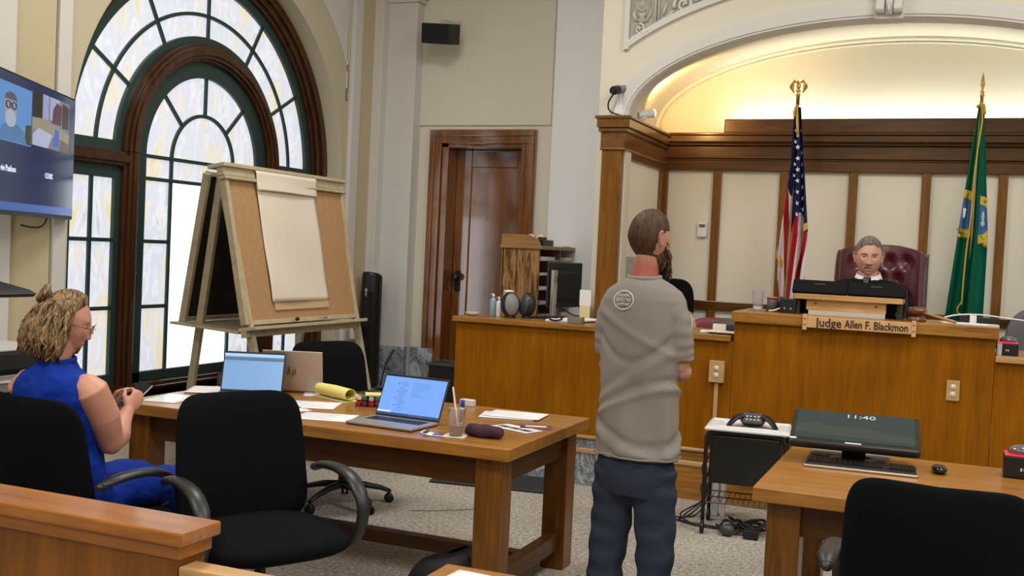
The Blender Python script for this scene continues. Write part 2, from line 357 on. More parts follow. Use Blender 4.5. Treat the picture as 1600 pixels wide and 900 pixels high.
# sunk spandrel panels beside the arch: thin raised bead outlines
m = MB()
def spandrel(sg):
    arc = [(CY+sg*cos(a)*(RW+.33), CZ+sin(a)*(RW+.33)) for a in [R(22)+R(50)*i/14 for i in range(15)]]
    ye = CY+sg*(RW+.13)
    if sg > 0: ye = CY+RW+.02
    pts = [(y, z) for y, z in arc]
    pts = [(CY+sg*(min(abs(y-CY), abs(ye-CY))), z) for y, z in pts]
    pts += [(pts[-1][0], 4.6), (ye, 4.6)]
    m.tube([(XW+.004, y, z) for y, z in pts], .010, 6, closed=True)
    mm = MB(); zt = 4.6
    mm.prism([(pts[i][0], pts[i][1]) for i in range(15)]+[(pts[14][0], zt), (ye, zt)], 'x', XW-.005, XW+.004)
    mm.out('trim_7' if sg > 0 else 'trim_8', TRIMW, kind='structure')
spandrel(1); spandrel(-1)
m.out('trim_9', TRIMW, kind='structure', smooth=True)
# --- window
win = struct_empty('window_1', (XG, CY, 0))
m = MB()
BK = [0]
def barx(y0, y1, z0, z1, x0, x1):
    BK[0] += 1; j = .0005*(BK[0] % 7); m.box(x0-j, x1+j, y0, y1, z0, z1)
# brown outer frame, inner arch frame, posts, transoms, sill
for (r0, r1, x0, x1) in ((1.43, 1.60, -.06, .05), (1.465, 1.60, .05, .075), (1.52, 1.60, .075, .10), (.765, .90, -.06, .06), (.785, .875, .06, .085), (.81, .85, .085, .10)):
    m.arcband((CY, CZ), r0, r1, 0, pi, XG+x0, XG+x1, n=56)
    for s_ in (-1, 1): a, b = sorted((CY+s_*r0, CY+s_*r1)); barx(a, b, .50, CZ, XG+x0, XG+x1)
for s_ in (-1, 1):
    a, b = sorted((CY+s_*.87, CY+s_*1.45))
    barx(a, b, 2.06, 2.16, XG-.05, XG+.055); barx(a, b, 2.085, 2.135, XG+.055, XG+.08)
barx(CY-1.6, CY+1.6, .47, .545, XG-.05, XG+.08); barx(CY-1.6, CY+1.6, .44, .47, XG-.05, XG+.30); barx(CY-1.6, CY+1.6, .50, .52, XG+.08, XG+.12)
m.out('window_frame', BROWNF, win, bevel=.006)
m = MB()
x0, x1 = XG-.05, XG+.02
m.arcband((CY, CZ), 1.355, 1.44, 0, pi, x0, x1, n=56); m.arcband((CY, CZ), .89, .955, 0, pi, x0, x1, n=48); m.arcband((CY, CZ), .645, .775, 0, pi, x0, x1, n=48)
for s_ in (-1, 1):
    a, b = sorted((CY+s_*.9, CY+s_*1.44)); barx(a, b, 2.15, 2.235, x0, x1); barx(a, b, 1.975, 2.07, x0, x1); barx(a, b, .53, .62, x0, x1)
    a, b = sorted((CY+s_*1.34, CY+s_*1.44)); barx(a, b, .53, CZ, x0, x1)
    a, b = sorted((CY+s_*.86, CY+s_*.945)); barx(a, b, .53, CZ-.05, x0, x1)
    a, b = sorted((CY+s_*.645, CY+s_*.775)); barx(a, b, .53, CZ, x0, x1)
barx(CY-.77, CY+.77, .53, .615, x0, x1)
m.out('sash', GREEN, win, bevel=.004)
m = MB(); x0, x1 = XG-.03, XG+.008; t = .0135
m.arcband((CY, CZ), 1.12-t, 1.12+t, 0, pi, x0, x1, n=56); m.arcband((CY, CZ), .36-t, .36+t, 0, pi, x0, x1, n=36)
for a in (30, 60, 90, 120, 150):
    c, s_ = cos(R(a)), sin(R(a)); m.bar((XG-.011, CY+c*.93, CZ+s_*.93), (XG-.011, CY+c*1.40, CZ+s_*1.40), 2*t, .038, (1, 0, 0))
for a in (45, 90, 135):
    c, s_ = cos(R(a)), sin(R(a)); m.bar((XG-.011, CY+c*.35, CZ+s_*.35), (XG-.011, CY+c*.67, CZ+s_*.67), 2*t, .038, (1, 0, 0))
for z in (CZ, 2.0): barx(CY-.66, CY+.66, z-t, z+t, x0, x1)
for s_ in (-1, 1):
    barx(CY+s_*.36-t, CY+s_*.36+t, .6, CZ, x0, x1); barx(CY+s_*1.145-t, CY+s_*1.145+t, .6, 2.0, x0, x1)
    for z in (1.55, 1.08):
        a, b = sorted((CY+s_*.36, CY+s_*.66)); barx(a, b, z-t, z+t, x0, x1); a, b = sorted((CY+s_*.93, CY+s_*1.36)); barx(a, b, z-t, z+t, x0, x1)
m.out('muntin', GREEN, win, bevel=.003)
m = MB(); m.prism([(CY+cos(pi*i/40)*1.42, CZ+sin(pi*i/40)*1.42) for i in range(41)]+[(CY-1.42, .55), (CY-.36, .55), (CY-.36, 2.0), (CY+.36, 2.0), (CY+.36, .55), (CY+1.42, .55)], 'x', XG-.018, XG-.010)
m.out('pane', OPAL, win)
MB().box(XG-.018, XG-.010, CY-.36, CY+.36, .55, 2.0).out('pane', CLEARW, win)
m = MB(); m.lathe((XG+.02, 5.86, 1.32), [(.012, 0), (.012, .03), (.006, .035), (.006, .05)], 10, 'x'); m.tube([(XG+.065, 5.86, 1.32), (XG+.065, 5.93, 1.325)], .007, 8, round_=True)
m.out('window_latch', CHROME, win, smooth=True)
# --- back wall with the door opening
DX0, DX1, DZ = -4.51, -3.69, 2.575
m = MB(); m.box(-5.6, DX0, YB, YB+.3, 0, HC); m.box(DX1, -2.58, YB, YB+.3, 0, HC); m.box(DX0, DX1, YB, YB+.3, DZ, HC); m.box(-5.6, -2.58, YB+.3, YB+.36, 0, HC)
m.out('wall_back', WALL, kind='structure')
m = MB(); m.box(-4.757, -3.44, YB-.02, YB+.01, 2.738, HC); m.out('trim_10', WALL, kind='structure', bevel=.006)
m = MB(); m.box(-5.16, -4.755, 8.85, YB+.02, 0, 3.86); m.box(-5.16, -4.73, 8.83, YB+.02, 3.86, 3.90); m.box(-5.16, -4.70, 8.80, YB+.02, 3.90, 4.0); m.box(-5.16, -4.755, 8.85, YB+.02, 4.0, HC)
m.out('trim_11', TRIMW, kind='structure', bevel=.006)
m = MB(); m.box(-3.35, -2.62, 8.78, YB+.02, 0, HC); m.out('trim_12', P('bluish_white_paint', (.82, .83, .84), .5, spec=.25), kind='structure', bevel=.006)
# marble wainscot
m = MB(); m.box(-5.14, -4.745, 8.835, 8.9, 0, .665); m.box(-4.75, -4.63, 8.975, 9.0, 0, .665); m.box(-4.66, -4.51, 8.955, 9.1, 0, .66); m.box(XW+.02, XW+.115, 8.73, 8.9, 0, .665)
m.box(XW, XW+.03, 7.9, 8.74, 0, .665)
m.out('baseboard_back', MARBLE, kind='structure', bevel=.003)
# --- door
door = struct_empty('door_1', ((DX0+DX1)/2, YB, 0))
m = MB()
for a, b, yy in ((.0, .13, -.035), (.015, .06, -.055), (.10, .13, -.048)):
    m.box(DX0-.125+a, DX0-.125+b, YB+yy, YB+.02, .66, DZ+.125-b); m.box(DX1+.125-b, DX1+.125-a, YB+yy, YB+.02, 0, DZ+.125-b); m.box(DX0-.125+a, DX1+.125-a, YB+yy-.001, YB+.02, DZ+.125-b, DZ+.125-a)
m.box(DX0, DX0+.07, YB-.02, YB+.26, 0, DZ); m.box(DX1-.018, DX1, YB-.02, YB+.26, 0, DZ); m.box(DX0, DX1, YB-.02, YB+.26, DZ-.04, DZ)
m.out('door_frame', DOORW, door, bevel=.005)
yd = YB+.17; m = MB(); a, b = DX0+.07, DX1-.018
px0, px1 = a+.155, b-.115
m.box(a, px0, yd, yd+.045, .02, DZ-.04); m.box(px1, b, yd, yd+.045, .02, DZ-.04); m.box(px0, px1, yd, yd+.045, 2.37, DZ-.04); m.box(px0, px1, yd, yd+.045, .55, .68); m.box(px0, px1, yd, yd+.045, .02, .25)
m.out('door_leaf', DOORW, door, bevel=.008)
m = MB(); m.box(px0, px1, yd+.018, yd+.03, .68, 2.37); m.box(px0, px1, yd+.018, yd+.03, .25, .55); m.out('door_panel', DOORW, door)
m = MB(); hx = a+.062; m.box(hx-.028, hx+.028, yd-.012, yd, 1.20, 1.40); m.out('door_handle', BLACKP, door, bevel=.012)
m = MB(); m.lathe((hx, yd-.012, 1.335), [(.012, 0), (.012, -.035), (.032, -.045), (.036, -.06), (.028, -.075), (.0, -.078)], 20, 'y'); m.out('door_knob', BLACKP, door, smooth=True)
# ================================================================ ALCOVE
AX, AZ, AA, AB_ = -.55, 2.64, 1.82, .68      # front arch (plane Y=7.8)
YA = 7.8; BA, BB, BZ = 1.97, .735, 2.72      # rear arch on the back plaster (Y=9.15)
m = MB(); N_ = 60
xl, xr = AX-AA, AX+AA
m.box(-2.60, xl, YA, YA+.14, 0, AZ); m.box(xr, 5.05, YA, YA+.14, 0, AZ); m.box(-2.60, xl, YA, YA+.14, AZ, HC); m.box(xr, 5.05, YA, YA+.14, AZ, HC)
for i in range(N_):
    a0 = pi-pi*i/N_; a1 = pi-pi*(i+1)/N_
    m.prism([(AX+AA*cos(a0), AZ+AB_*sin(a0)), (AX+AA*cos(a1), AZ+AB_*sin(a1)), (AX+AA*cos(a1), HC), (AX+AA*cos(a0), HC)], 'y', YA, YA+.14)
m.box(-2.60, -2.50, YA+.14, 9.0, 0, HC)
m.out('wall_arch', WALL, kind='structure')
m = MB()
def ell_band(d0, d1, y0, y1, a0=0, a1=pi, n=60): m.arcband((AX, AZ), AA+d0, AA+d1, a0, a1, y0, y1, 'y', n, AB_+d0, AB_+d1)
ell_band(-.005, .105, YA-.025, YA+.01); ell_band(.012, .085, YA-.034, YA-.02); ell_band(-.012, .010, YA-.012, YA+.14); ell_band(.095, .125, YA-.012, YA+.01)
m.out('trim_13', TRIMW, kind='structure', bevel=.004)
# coved soffit and plaster lunette
m = MB()
def sof(u, v):
    a = pi*(1-u); e = v; x0, z0 = AX+AA*cos(a), AZ+AB_*sin(a); x1, z1 = AX+BA*cos(a), BZ+BB*sin(a)
    bl = sin(v*pi/2); return (x0+(x1-x0)*v, YA+.12+(9.15-YA-.12)*v, z0+(z1-z0)*bl)
m.grid(sof, 60, 10); m.out('wall_cove', WALL, kind='structure', smooth=True)
m = MB(); m.box(-2.62, 1.6, 9.15, 9.2, 2.4, 3.6); m.out('wall_lunette', WALL, kind='structure')
m = MB(); m.tube([(AX+(BA-.012)*cos(a), 9.135, BZ+(BB-.012)*sin(a)) for a in [pi*i/60 for i in range(61)]], .020, 8); m.tube([(AX+(BA-.05)*cos(a), 9.145, BZ+(BB-.045)*sin(a)) for a in [pi*i/60 for i in range(61)]], .010, 6)
m.out('trim_14', WALL, kind='structure', smooth=True)
# keystone: scrolled console
m = MB()
def key(x0, x1, inf=0):
    prof = [(YA+.02, 3.50), (YA-.10, 3.50), (YA-.115, 3.46), (YA-.10, 3.42), (YA-.13, 3.385), (YA-.135, 3.35), (YA-.11, 3.325), (YA+.02, 3.325)]
    m.prism([(y-inf*(y < YA), z) for y, z in prof], 'x', x0, x1)
key(-.632, -.575); key(-.556, -.535, -.015); key(-.516, -.459); m.box(-.64, -.452, YA-.06, YA+.1, 3.295, 3.335); m.box(-.57, -.52, YA-.09, YA, 3.32, 3.5)
m.out('trim_15', TRIMW, kind='structure', bevel=.018, seg=3)
# carved frieze panel over the arch: border, ground, shield cartouche, scrolls
m = MB(); fx = -2.425
def fz(x, d): q = (x-AX)/(AA+d); return AZ+(AB_+d)*sqrt(max(0, 1-q*q))
xs = [fx+(1.325-fx)*i/50 for i in range(51)]
def rel_z(x):
    x = AX-abs(x-AX); return 3.143+ (fz(x, .44)-fz(fx, .44))
for i in range(50):
    x0, x1 = xs[i], xs[i+1]; m.prism([(x0, rel_z(x0)), (x1, rel_z(x1)), (x1, rel_z(x1)+.052), (x0, rel_z(x0)+.052)], 'y', YA-.028, YA+.01)
m.box(fx, fx+.038, YA-.0281, YA+.01, rel_z(fx)+.01, HC-.3); m.box(1.287, 1.325, YA-.0281, YA+.01, rel_z(fx)+.01, HC-.3)
m.out('trim_16', TRIMW, kind='structure')
m = MB()
for i in range(50):
    x0, x1 = xs[i], xs[i+1]; m.prism([(x0, rel_z(x0)+.03), (x1, rel_z(x1)+.03), (x1, HC-.35), (x0, HC-.35)], 'y', YA-.008, YA+.01)
m.out('trim_17', RELIEF, kind='structure')
def mirror_(m):
    n = len(m.v); m.v += [V((2*AX-p.x, p.y, p.z)) for p in m.v]; fs = list(m.f); m.f += [tuple(i+n for i in reversed(q)) for q in fs]; m.m += list(m.m)
m = MB(); y = YA-.012
m.box(-2.20, -2.185, y-.012, y+.01, 3.34, 3.9); m.box(-2.172, -2.16, y-.012, y+.01, 3.35, 3.9)
sh = [(-2.355, 3.62), (-2.345, 3.47), (-2.37, 3.40), (-2.33, 3.36), (-2.29, 3.345), (-2.25, 3.36), (-2.225, 3.41), (-2.235, 3.47), (-2.225, 3.62)]
m.prism(sh, 'y', y-.012, y+.01)
def spiral(cx, cz, r0, turns, a0, sg=1, w=.010, tail=None):
    pts = []
    for i in range(int(26*turns)+1):
        t = i/26; a = a0+sg*2*pi*t; rr = r0*(1-.82*t/turns); pts.append((cx+cos(a)*rr, y-.006, cz+sin(a)*rr))
    if tail: pts = [tail]+pts
    k = len(pts); m.tube(pts, [w*(1-.45*i/k) for i in range(k)], 8)
    m.ell((cx, y-.008, cz), w*.9, w*.9, w*.9, 8, 6)
spiral(-1.98, 3.47, .075, 1.6, R(200), -1, .014); spiral(-2.07, 3.62, .07, 1.4, R(20), 1, .013); spiral(-1.80, 3.66, .085, 1.6, R(180), 1, .014); spiral(-1.60, 3.62, .06, 1.4, R(0), -1, .011); spiral(-2.31, 3.30, .042, 1.2, R(90), -1, .009)
spiral(-1.42, 3.70, .07, 1.4, R(120), 1, .012); spiral(-2.35, 3.22, .03, 1.1, R(40), 1, .007)
for cx, cz, a, l in ((-2.12, 3.44, 70, .10), (-2.08, 3.40, 40, .10), (-1.90, 3.53, 50, .12), (-1.86, 3.50, 20, .10), (-1.72, 3.58, 30, .11), (-2.35, 3.40, 100, .08), (-2.28, 3.27, 140, .07), (-2.25, 3.28, 30, .07), (-1.66, 3.53, 10, .09), (-2.12, 3.56, 110, .10), (-1.52, 3.60, 30, .09)):
    d = V((cos(R(a)), 0, sin(R(a)))); c = V((cx, y-.006, cz)); m.tube([c-d*l/2, c-d*l*.2, c+d*l*.15, c+d*l/2], [.003, .015, .017, .002], 8, ry=[.003, .008, .008, .002])
mirror_(m)
m.out('trim_18', TRIMW, kind='structure', smooth=True)
m = MB(); m.lathe((-2.292, y-.012, 3.475), [(.052, 0), (.052, -.008), (.044, -.012), (.040, -.006), (.024, -.006), (.020, -.012), (.0, -.014)], 24, 'y')
m.tube([(-2.335, y-.016, 3.60), (-2.25, y-.016, 3.60)], .007, 8); m.tube([(-2.292, y-.016, 3.53), (-2.292, y-.016, 3.64)], .006, 8)
for sg in (-1, 1): m.tube([(-2.292+sg*.04, y-.016, 3.60), (-2.292+sg*.05, y-.016, 3.50), (-2.292+sg*.045, y-.016, 3.42), (-2.292+sg*.025, y-.016, 3.385)], .009, 8)
mirror_(m)
m.out('trim_19', RELIEF, kind='structure', smooth=True)
# --- wood panelling of the alcove (back and sides)
pan = struct_empty('wall_panelling', (AX, 9.0, 0))
MB().box(-2.40, 1.30, 9.01, 9.04, .45, 2.5).out('fabric_panel', FABPAN, pan)
m = MB()
for xm in (-1.922, -1.375, -.829, -.283, .263, .81):
    m.box(xm-.034, xm+.034, 8.97, 9.02, .45, 2.37)
m.box(-2.40, -2.345, 8.975, 9.03, .45, 2.45); m.box(1.25, 1.31, 8.975, 9.03, .45, 2.45)
m.out('stile', PANZ, pan, bevel=.006)
m = MB(); m.box(-2.40, 1.30, 8.965, 9.03, 2.355, 2.45); m.box(-2.40, 1.30, 8.955, 9.03, 2.44, 2.455); m.box(-2.40, 1.30, 8.965, 9.03, 1.19, 1.262); m.box(-2.40, 1.30, 8.94, 9.06, 2.455, 2.56)
m.out('rail', PANX, pan, bevel=.005)
m = MB(); m.box(-2.42, 1.32, 8.90, 9.06, 2.56, 2.575); m.box(-2.42, 1.32, 8.875, 9.06, 2.585, 2.64); m.box(-2.42, 1.32, 8.86, 9.15, 2.64, 2.66)
m.out('cornice', PANX, pan, bevel=.006)
m = MB(); m.box(-1.87, .78, 8.885, 8.925, 2.655, 2.775); m.out('raised_board', PANX, pan, bevel=.012)
# left return panelling with its column
lp = struct_empty('wall_return_panelling', (-2.4, 8.3, 0))
m = MB(); m.box(-2.545, -2.385, 7.745, 7.82, 0, 2.40); m.out('column', PANZ, lp, bevel=.006)
m = MB(); m.box(-2.41, -2.39, 7.8, 8.98, .4, 2.40); m.out('fabric_panel', FABPAN, lp)
m = MB(); m.box(-2.405, -2.375, 7.82, 7.90, .4, 2.4); m.box(-2.405, -2.375, 8.84, 8.975, .4, 2.4); m.out('stile', PANZ, lp, bevel=.005)
PANY = wood('panelling_oak_return', (.13, .052, .010), (.235, .105, .024), 'y', 1, .3, .4, .12, stretch=16)
m = MB(); m.box(-2.405, -2.372, 7.82, 8.98, 2.34, 2.42); m.box(-2.405, -2.372, 7.82, 8.98, 1.19, 1.262); m.box(-2.555, -2.365, 7.735, 8.98, 2.40, 2.535); m.box(-2.56, -2.36, 7.73, 8.98, 2.395, 2.41); m.out('rail', PANY, lp, bevel=.005)
m = MB(); m.box(-2.57, -2.345, 7.715, 8.98, 2.53, 2.56); m.box(-2.58, -2.325, 7.70, 8.98, 2.56, 2.63); m.box(-2.595, -2.31, 7.69, 8.98, 2.625, 2.65); m.out('cornice', PANY, lp, bevel=.006)
# platform behind the bench, and a step down for the clerks
m = MB(); m.box(-1.36, 1.35, 7.70, 9.0, 0, .45); m.box(-2.385, -1.36, 7.78, 9.0, 0, .20); m.out('floor_platform', CARPET, kind='structure')
# ================================================================ BENCH (judge and clerk counters)
YF = 7.05
cl = thing('clerk_counter', 'long lower oak clerk counter left of the judge bench with grey marble base', 'counter', (-2.35, YF, 0), world=True)
m = MB(); m.box(-3.36, -1.348, YF, YF+.04, .35, 1.075); m.box(-3.36, -3.32, YF+.04, 7.75, 0, 1.075); m.out('front_panel', BENCH, cl)
m = MB(); m.box(-3.385, -1.363, YF-.03, 7.70, 1.075, 1.113); m.out('counter_top', BENCHX, cl, bevel=.006)
m = MB(); m.box(-3.37, -1.348, YF-.025, YF+.02, .33, .352); m.box(-3.37, -1.348, YF-.01, YF+.02, .225, .26); m.out('base_moulding', TRIMB, cl, bevel=.006)
m = MB(); m.box(-3.36, -1.70, YF-.002, YF+.035, .0, .335); m.out('marble_base', MARBLE, cl)
m = MB(); m.box(-1.70, -1.348, YF-.002, YF+.035, .0, .335); m.out('wood_base', BENCHX, cl)
jb = thing('judge_bench', 'high oak judge bench with thick grained top edge and plain veneer front', 'bench', (-.56, YF, 0), world=True)
m = MB(); m.box(-1.345, .218, YF, YF+.04, .35, 1.21); m.box(-1.345, -1.31, YF+.04, 7.7, 0, 1.21); m.box(.18, .218, YF+.04, 7.7, 0, 1.21); m.out('front_panel', BENCH, jb)
m = MB(); m.box(-1.362, .235, YF-.035, 7.62, 1.208, 1.278); m.out('bench_top', BENCHX, jb, bevel=.006)
m = MB(); m.box(-1.345, .218, YF-.025, YF+.02, .33, .352); m.box(-1.345, .218, YF-.01, YF+.02, .225, .26); m.out('base_moulding', TRIMB, jb, bevel=.006)
m = MB(); m.box(-1.345, .218, YF-.002, YF+.035, 0, .335); m.out('wood_base', BENCHX, jb)
wc = thing('witness_counter', 'lower oak counter on the right side of the judge bench', 'counter', (1.0, YF, 0), world=True)
m = MB(); m.box(.221, 2.4, YF, YF+.04, .35, 1.072); m.box(2.36, 2.4, YF+.04, 7.7, 0, 1.072); m.out('front_panel', BENCH, wc)
m = MB(); m.box(.221, 2.42, YF-.035, 7.75, 1.072, 1.108); m.out('counter_top', TRIMB, wc, bevel=.006)
m = MB(); m.box(.221, 2.4, YF-.025, YF+.02, .33, .352); m.box(.221, 2.4, YF-.01, YF+.02, .225, .26); m.out('base_moulding', TRIMB, wc, bevel=.006)
m = MB(); m.box(.221, 2.4, YF-.002, YF+.035, 0, .335); m.out('wood_base', BENCHX, wc)
# name plate hung on the bench edge
npl = thing('nameplate', 'carved light wooden nameplate reading Judge Allen F. Blackmon on the bench edge', 'nameplate', (-.56, YF-.05, 1.24), world=True)
m = MB(); m.box(-.885, -.24, YF-.058, YF-.042, 1.206, 1.276); m.out('plate', P('maple_plate', (.62, .38, .17), .5, var=.08, bs=12), npl, bevel=.003)
SCREW = P('dark_screw', (.05, .03, .02), .4, metal=.6)
for x in (-.892, -.243):
    m = MB(); m.box(x-.013, x+.013, YF-.066, YF-.036, 1.19, 1.29); 
    m.out('bracket', P('maple_bracket', (.62, .40, .20), .5), npl, bevel=.003)
    for z in (1.225, 1.262):
        m = MB(); m.lathe((x, YF-.066, z), [(.0045, 0), (.0045, -.002), (0, -.003)], 10, 'y'); m.out('screw', SCREW, npl, smooth=True)
def text_b(*a, **k): return text(*a, **k, bold=.0008)
DKTXT = P('burnt_brown_lettering', (.035, .010, .012), .6)
text_b('lettering', 'Judge', .078, Matrix.Translation((-.745, YF-.060, 1.241)) @ Matrix.Rotation(pi/2, 4, 'X'), DKTXT, npl, .0015, sx=.92)
text_b('lettering', 'Allen F. Blackmon', .068, Matrix.Translation((-.462, YF-.060, 1.241)) @ Matrix.Rotation(pi/2, 4, 'X'), DKTXT, npl, .0015, sx=.76)
# outlets
OUTB = P('oak_outlet_plate', (.50, .32, .14), .5, var=.1, bs=20)
def outlet(x, z, yf, label, plate, face, w=.075, h=.12, axis='y', group=None, extra=0):
    t = thing('power_outlet', label, 'outlet', (x, yf, z), group=group)
    m = MB(); m.box(-w/2, w/2, -.010-extra, 0, -h/2, h/2); m.out('cover_plate', plate, t, bevel=.003)
    for s_ in (-1, 1):
        m = MB(); m.lathe((0, -.010-extra, s_*.023), [(.0165, 0), (.0165, -.003), (0, -.0035)], 18, 'y'); so_ = m.out('socket', face, t, smooth=True)
        m = MB()
        for dx in (-.006, .006): m.box(dx-.0013, dx+.0013, -.0150-extra, -.0125-extra, s_*.023-.001, s_*.023+.008)
        m.ell((0, -.0135-extra, s_*.023-.007), .0022, .001, .0022, 8, 6); m.out('slot', BLACKP, so_)
    return t
IV = P('ivory_socket', (.75, .70, .60), .4)
o = outlet(-1.441, .873, YF, 'wood boxed double outlet beside the standing man, with a conduit running down', OUTB, IV, .098, .142, extra=.03)
m = MB(); m.box(-1.455, -1.428, YF-.018, YF, .36, .80)
single(m, 'conduit', P('wood_tone_conduit', (.55, .32, .14), .5), 'light wood coloured conduit strip below the boxed outlet on the bench', 'conduit', bevel=.003)
outlet(-.002, .879, YF, 'flat wooden double outlet on the judge bench front at right', OUTB, IV, .075, .125)
outlet(-4.80, .775, YB, 'black plate outlet with a plugged cord on the wall left of the door', BLACKP, IV, .08, .125)
# carpet seam and mat
m = MB(); m.tube([(-3.0, 5.75, .001), (-2.87, 5.82, .001), (-2.7, 5.98, .001), (-2.55, 6.15, .001)], .004, 6); m.out('carpet_seam', P('carpet_seam_dark', (.16, .14, .12), .9), label='thin dark wavy seam in the carpet under the long table', cat='carpet seam')
# table-like mats
m = MB(); o_ = m.M; m.M = Matrix.Translation((-2.86, 6.80, .0)) @ Matrix.Rotation(R(9), 4, 'Z'); m.box(-.44, .44, -.22, .22, .0, .02)
single(m, 'floor_mat', P('black_mat', (.018, .019, .021), .6), 'black cushioned floor mat lying in front of the clerk counter', 'mat', bevel=.03, seg=4)
# ================================================================ FURNITURE
def table(loc, x0, x1, y0, y1, label):
    t = thing('wooden_table', label, 'table', loc, world=True)
    X0, X1, Y0, Y1 = loc[0]+x0, loc[0]+x1, loc[1]+y0, loc[1]+y1
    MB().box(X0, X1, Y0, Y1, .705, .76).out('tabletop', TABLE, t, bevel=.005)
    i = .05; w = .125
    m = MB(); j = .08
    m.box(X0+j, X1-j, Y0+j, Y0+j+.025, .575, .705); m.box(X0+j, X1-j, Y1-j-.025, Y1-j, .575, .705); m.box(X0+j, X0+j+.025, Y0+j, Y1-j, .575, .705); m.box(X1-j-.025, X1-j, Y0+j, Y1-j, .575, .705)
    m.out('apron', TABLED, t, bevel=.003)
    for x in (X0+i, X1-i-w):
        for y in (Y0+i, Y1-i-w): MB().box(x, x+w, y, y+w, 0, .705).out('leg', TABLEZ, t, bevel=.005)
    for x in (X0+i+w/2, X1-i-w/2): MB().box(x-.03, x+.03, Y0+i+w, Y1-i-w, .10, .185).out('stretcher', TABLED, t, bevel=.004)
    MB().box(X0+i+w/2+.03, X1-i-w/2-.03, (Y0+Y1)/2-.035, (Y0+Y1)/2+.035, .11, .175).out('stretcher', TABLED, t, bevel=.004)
    return t
table((-2.79, 4.72, 0), -1.07, 1.07, -.54, .54, 'long oak counsel table covered with laptops and papers, left of the standing man')
table((.56, 4.58, 0), -1.235, 1.235, -.52, .52, 'oak counsel table at right holding a monitor, keyboard and mouse')
st = table((-.61, 2.24, 0), -.61, .61, -.33, .33, 'small oak table at the bottom edge with one white sheet on it')
# rails in the foreground
rl = thing('spectator_rail', 'cherry wood courtroom rail with a glossy cap in the left foreground', 'rail', (-2.6, 1.945, 0), world=True)
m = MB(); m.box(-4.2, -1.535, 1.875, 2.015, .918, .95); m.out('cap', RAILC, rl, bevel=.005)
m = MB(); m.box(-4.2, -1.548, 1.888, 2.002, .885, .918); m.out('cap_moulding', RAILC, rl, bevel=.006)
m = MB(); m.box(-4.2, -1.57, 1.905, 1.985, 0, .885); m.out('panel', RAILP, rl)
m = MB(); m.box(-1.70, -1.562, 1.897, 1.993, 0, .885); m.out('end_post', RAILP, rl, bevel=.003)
gt = thing('gate_rail', 'lower light oak gate ledge just past the end of the cherry rail', 'rail', (-1.0, 1.945, 0), world=True)
m = MB(); m.box(-1.56, -1.25, 1.90, 1.96, .838, .868); m.out('ledge', TRIMB, gt, bevel=.004)
m = MB(); m.box(-1.55, -1.25, 1.912, 1.95, .0, .838); m.out('panel', BENCHX, gt)
# ---------------------------------------------------------------- office chairs
def office_chair(label, loc, rz):
    t = thing('office_chair', label, 'chair', loc, rz, 'black fabric office chairs with loop arms')
    m = MB(); m.M = Matrix.Translation((0, .03, .455)) @ Matrix.Rotation(pi/2, 4, 'X'); m.pad(.60, .57, .12, 0, px=3.2, bulge=.3); m.out('seat', BLACKF, t, smooth=True)
    m = MB(); m.M = Matrix.Translation((0, -.255, .712)) @ Matrix.Rotation(R(9), 4, 'X'); m.pad(.53, .54, .085, .065, px=5.5, taper=-.09, bulge=.35); m.out('backrest', BLACKF, t, smooth=True)
    m = MB(); m.bar((0, -.275, .53), (0, -.285, .42), .10, .016, (0, 1, 0)); m.bar((0, -.29, .415), (0, .05, .385), .09, .018); m.cbox((0, 0, .385), (.20, .24, .04)); m.out('back_bracket', BLACKP, t, bevel=.008)
    for s_ in (-1, 1):
        m = MB(); x = s_*.325
        pts = catm([(x*.98, -.17, .665), (x, -.10, .685), (x, .02, .69), (x, .13, .665), (x, .205, .59), (x*.99, .205, .50), (x*.97, .15, .42), (x*.85, .07, .392), (x*.55, .03, .385)], 5)
        k = len(pts); w = [.020+.013*min(1, i/4) if i < k*.45 else .028-.008*(i-k*.45)/(k*.55) for i in range(k)]
        m.tube(pts, w, 12, ry=[.017]*k, round_=False); m.ell((x*.98, -.172, .664), .019, .022, .016)
        m.out('armrest', ARMP, t, smooth=True)
    m = MB(); m.lathe((0, 0, 0), [(.030, .10), (.030, .24), (.022, .24), (.022, .37)], 20); m.out('gas_column', BLACKP, t, smooth=True, bevel=.002)
    for i in range(5):
        a = 2*pi*i/5+.3; c, s_ = cos(a), sin(a); m = MB()
        m.tube([(c*.02, s_*.02, .125), (c*.12, s_*.12, .122), (c*.24, s_*.24, .095), (c*.295, s_*.295, .075)], [.030, .027, .021, .018], 10, ry=[.024, .02, .016, .013], round_=True)
        sp_ = m.out('base_spoke', BLACKP, t, smooth=True)
        m = MB(); x, y = c*.298, s_*.298; tx, ty = -s_, c
        for k in (-1, 1): 
            o_ = m.M; m.M = Matrix.Translation((x+tx*k*.014, y+ty*k*.014, .027)) @ Matrix.Rotation(a+pi/2, 4, 'Z'); m.lathe((0, 0, 0), [(.012, -.009), (.026, -.008), (.027, 0), (.026, .008), (.012, .009)], 18, 'x'); m.M = o_
        m.tube([(x, y, .03), (x, y, .07)], .008, 8); m.ell((x, y, .048), .02, .02, .014)
        m.out('caster', BLACKP, sp_, smooth=True)
    return t
ch = office_chair('empty black office chair in front of the long table, its seat turned to the right', (-2.44, 3.45, 0), R(-118))
dup(ch, (-3.16, 3.26, 0), R(-8), 'black office chair in which the woman in blue sits')
dup(ch, (-3.42, 5.66, 0), R(245), 'black office chair on the far side of the long table, beside the fan')
dup(ch, (-.01, 3.62, 0), R(-2), 'black office chair in front of the table with the monitor at lower right')
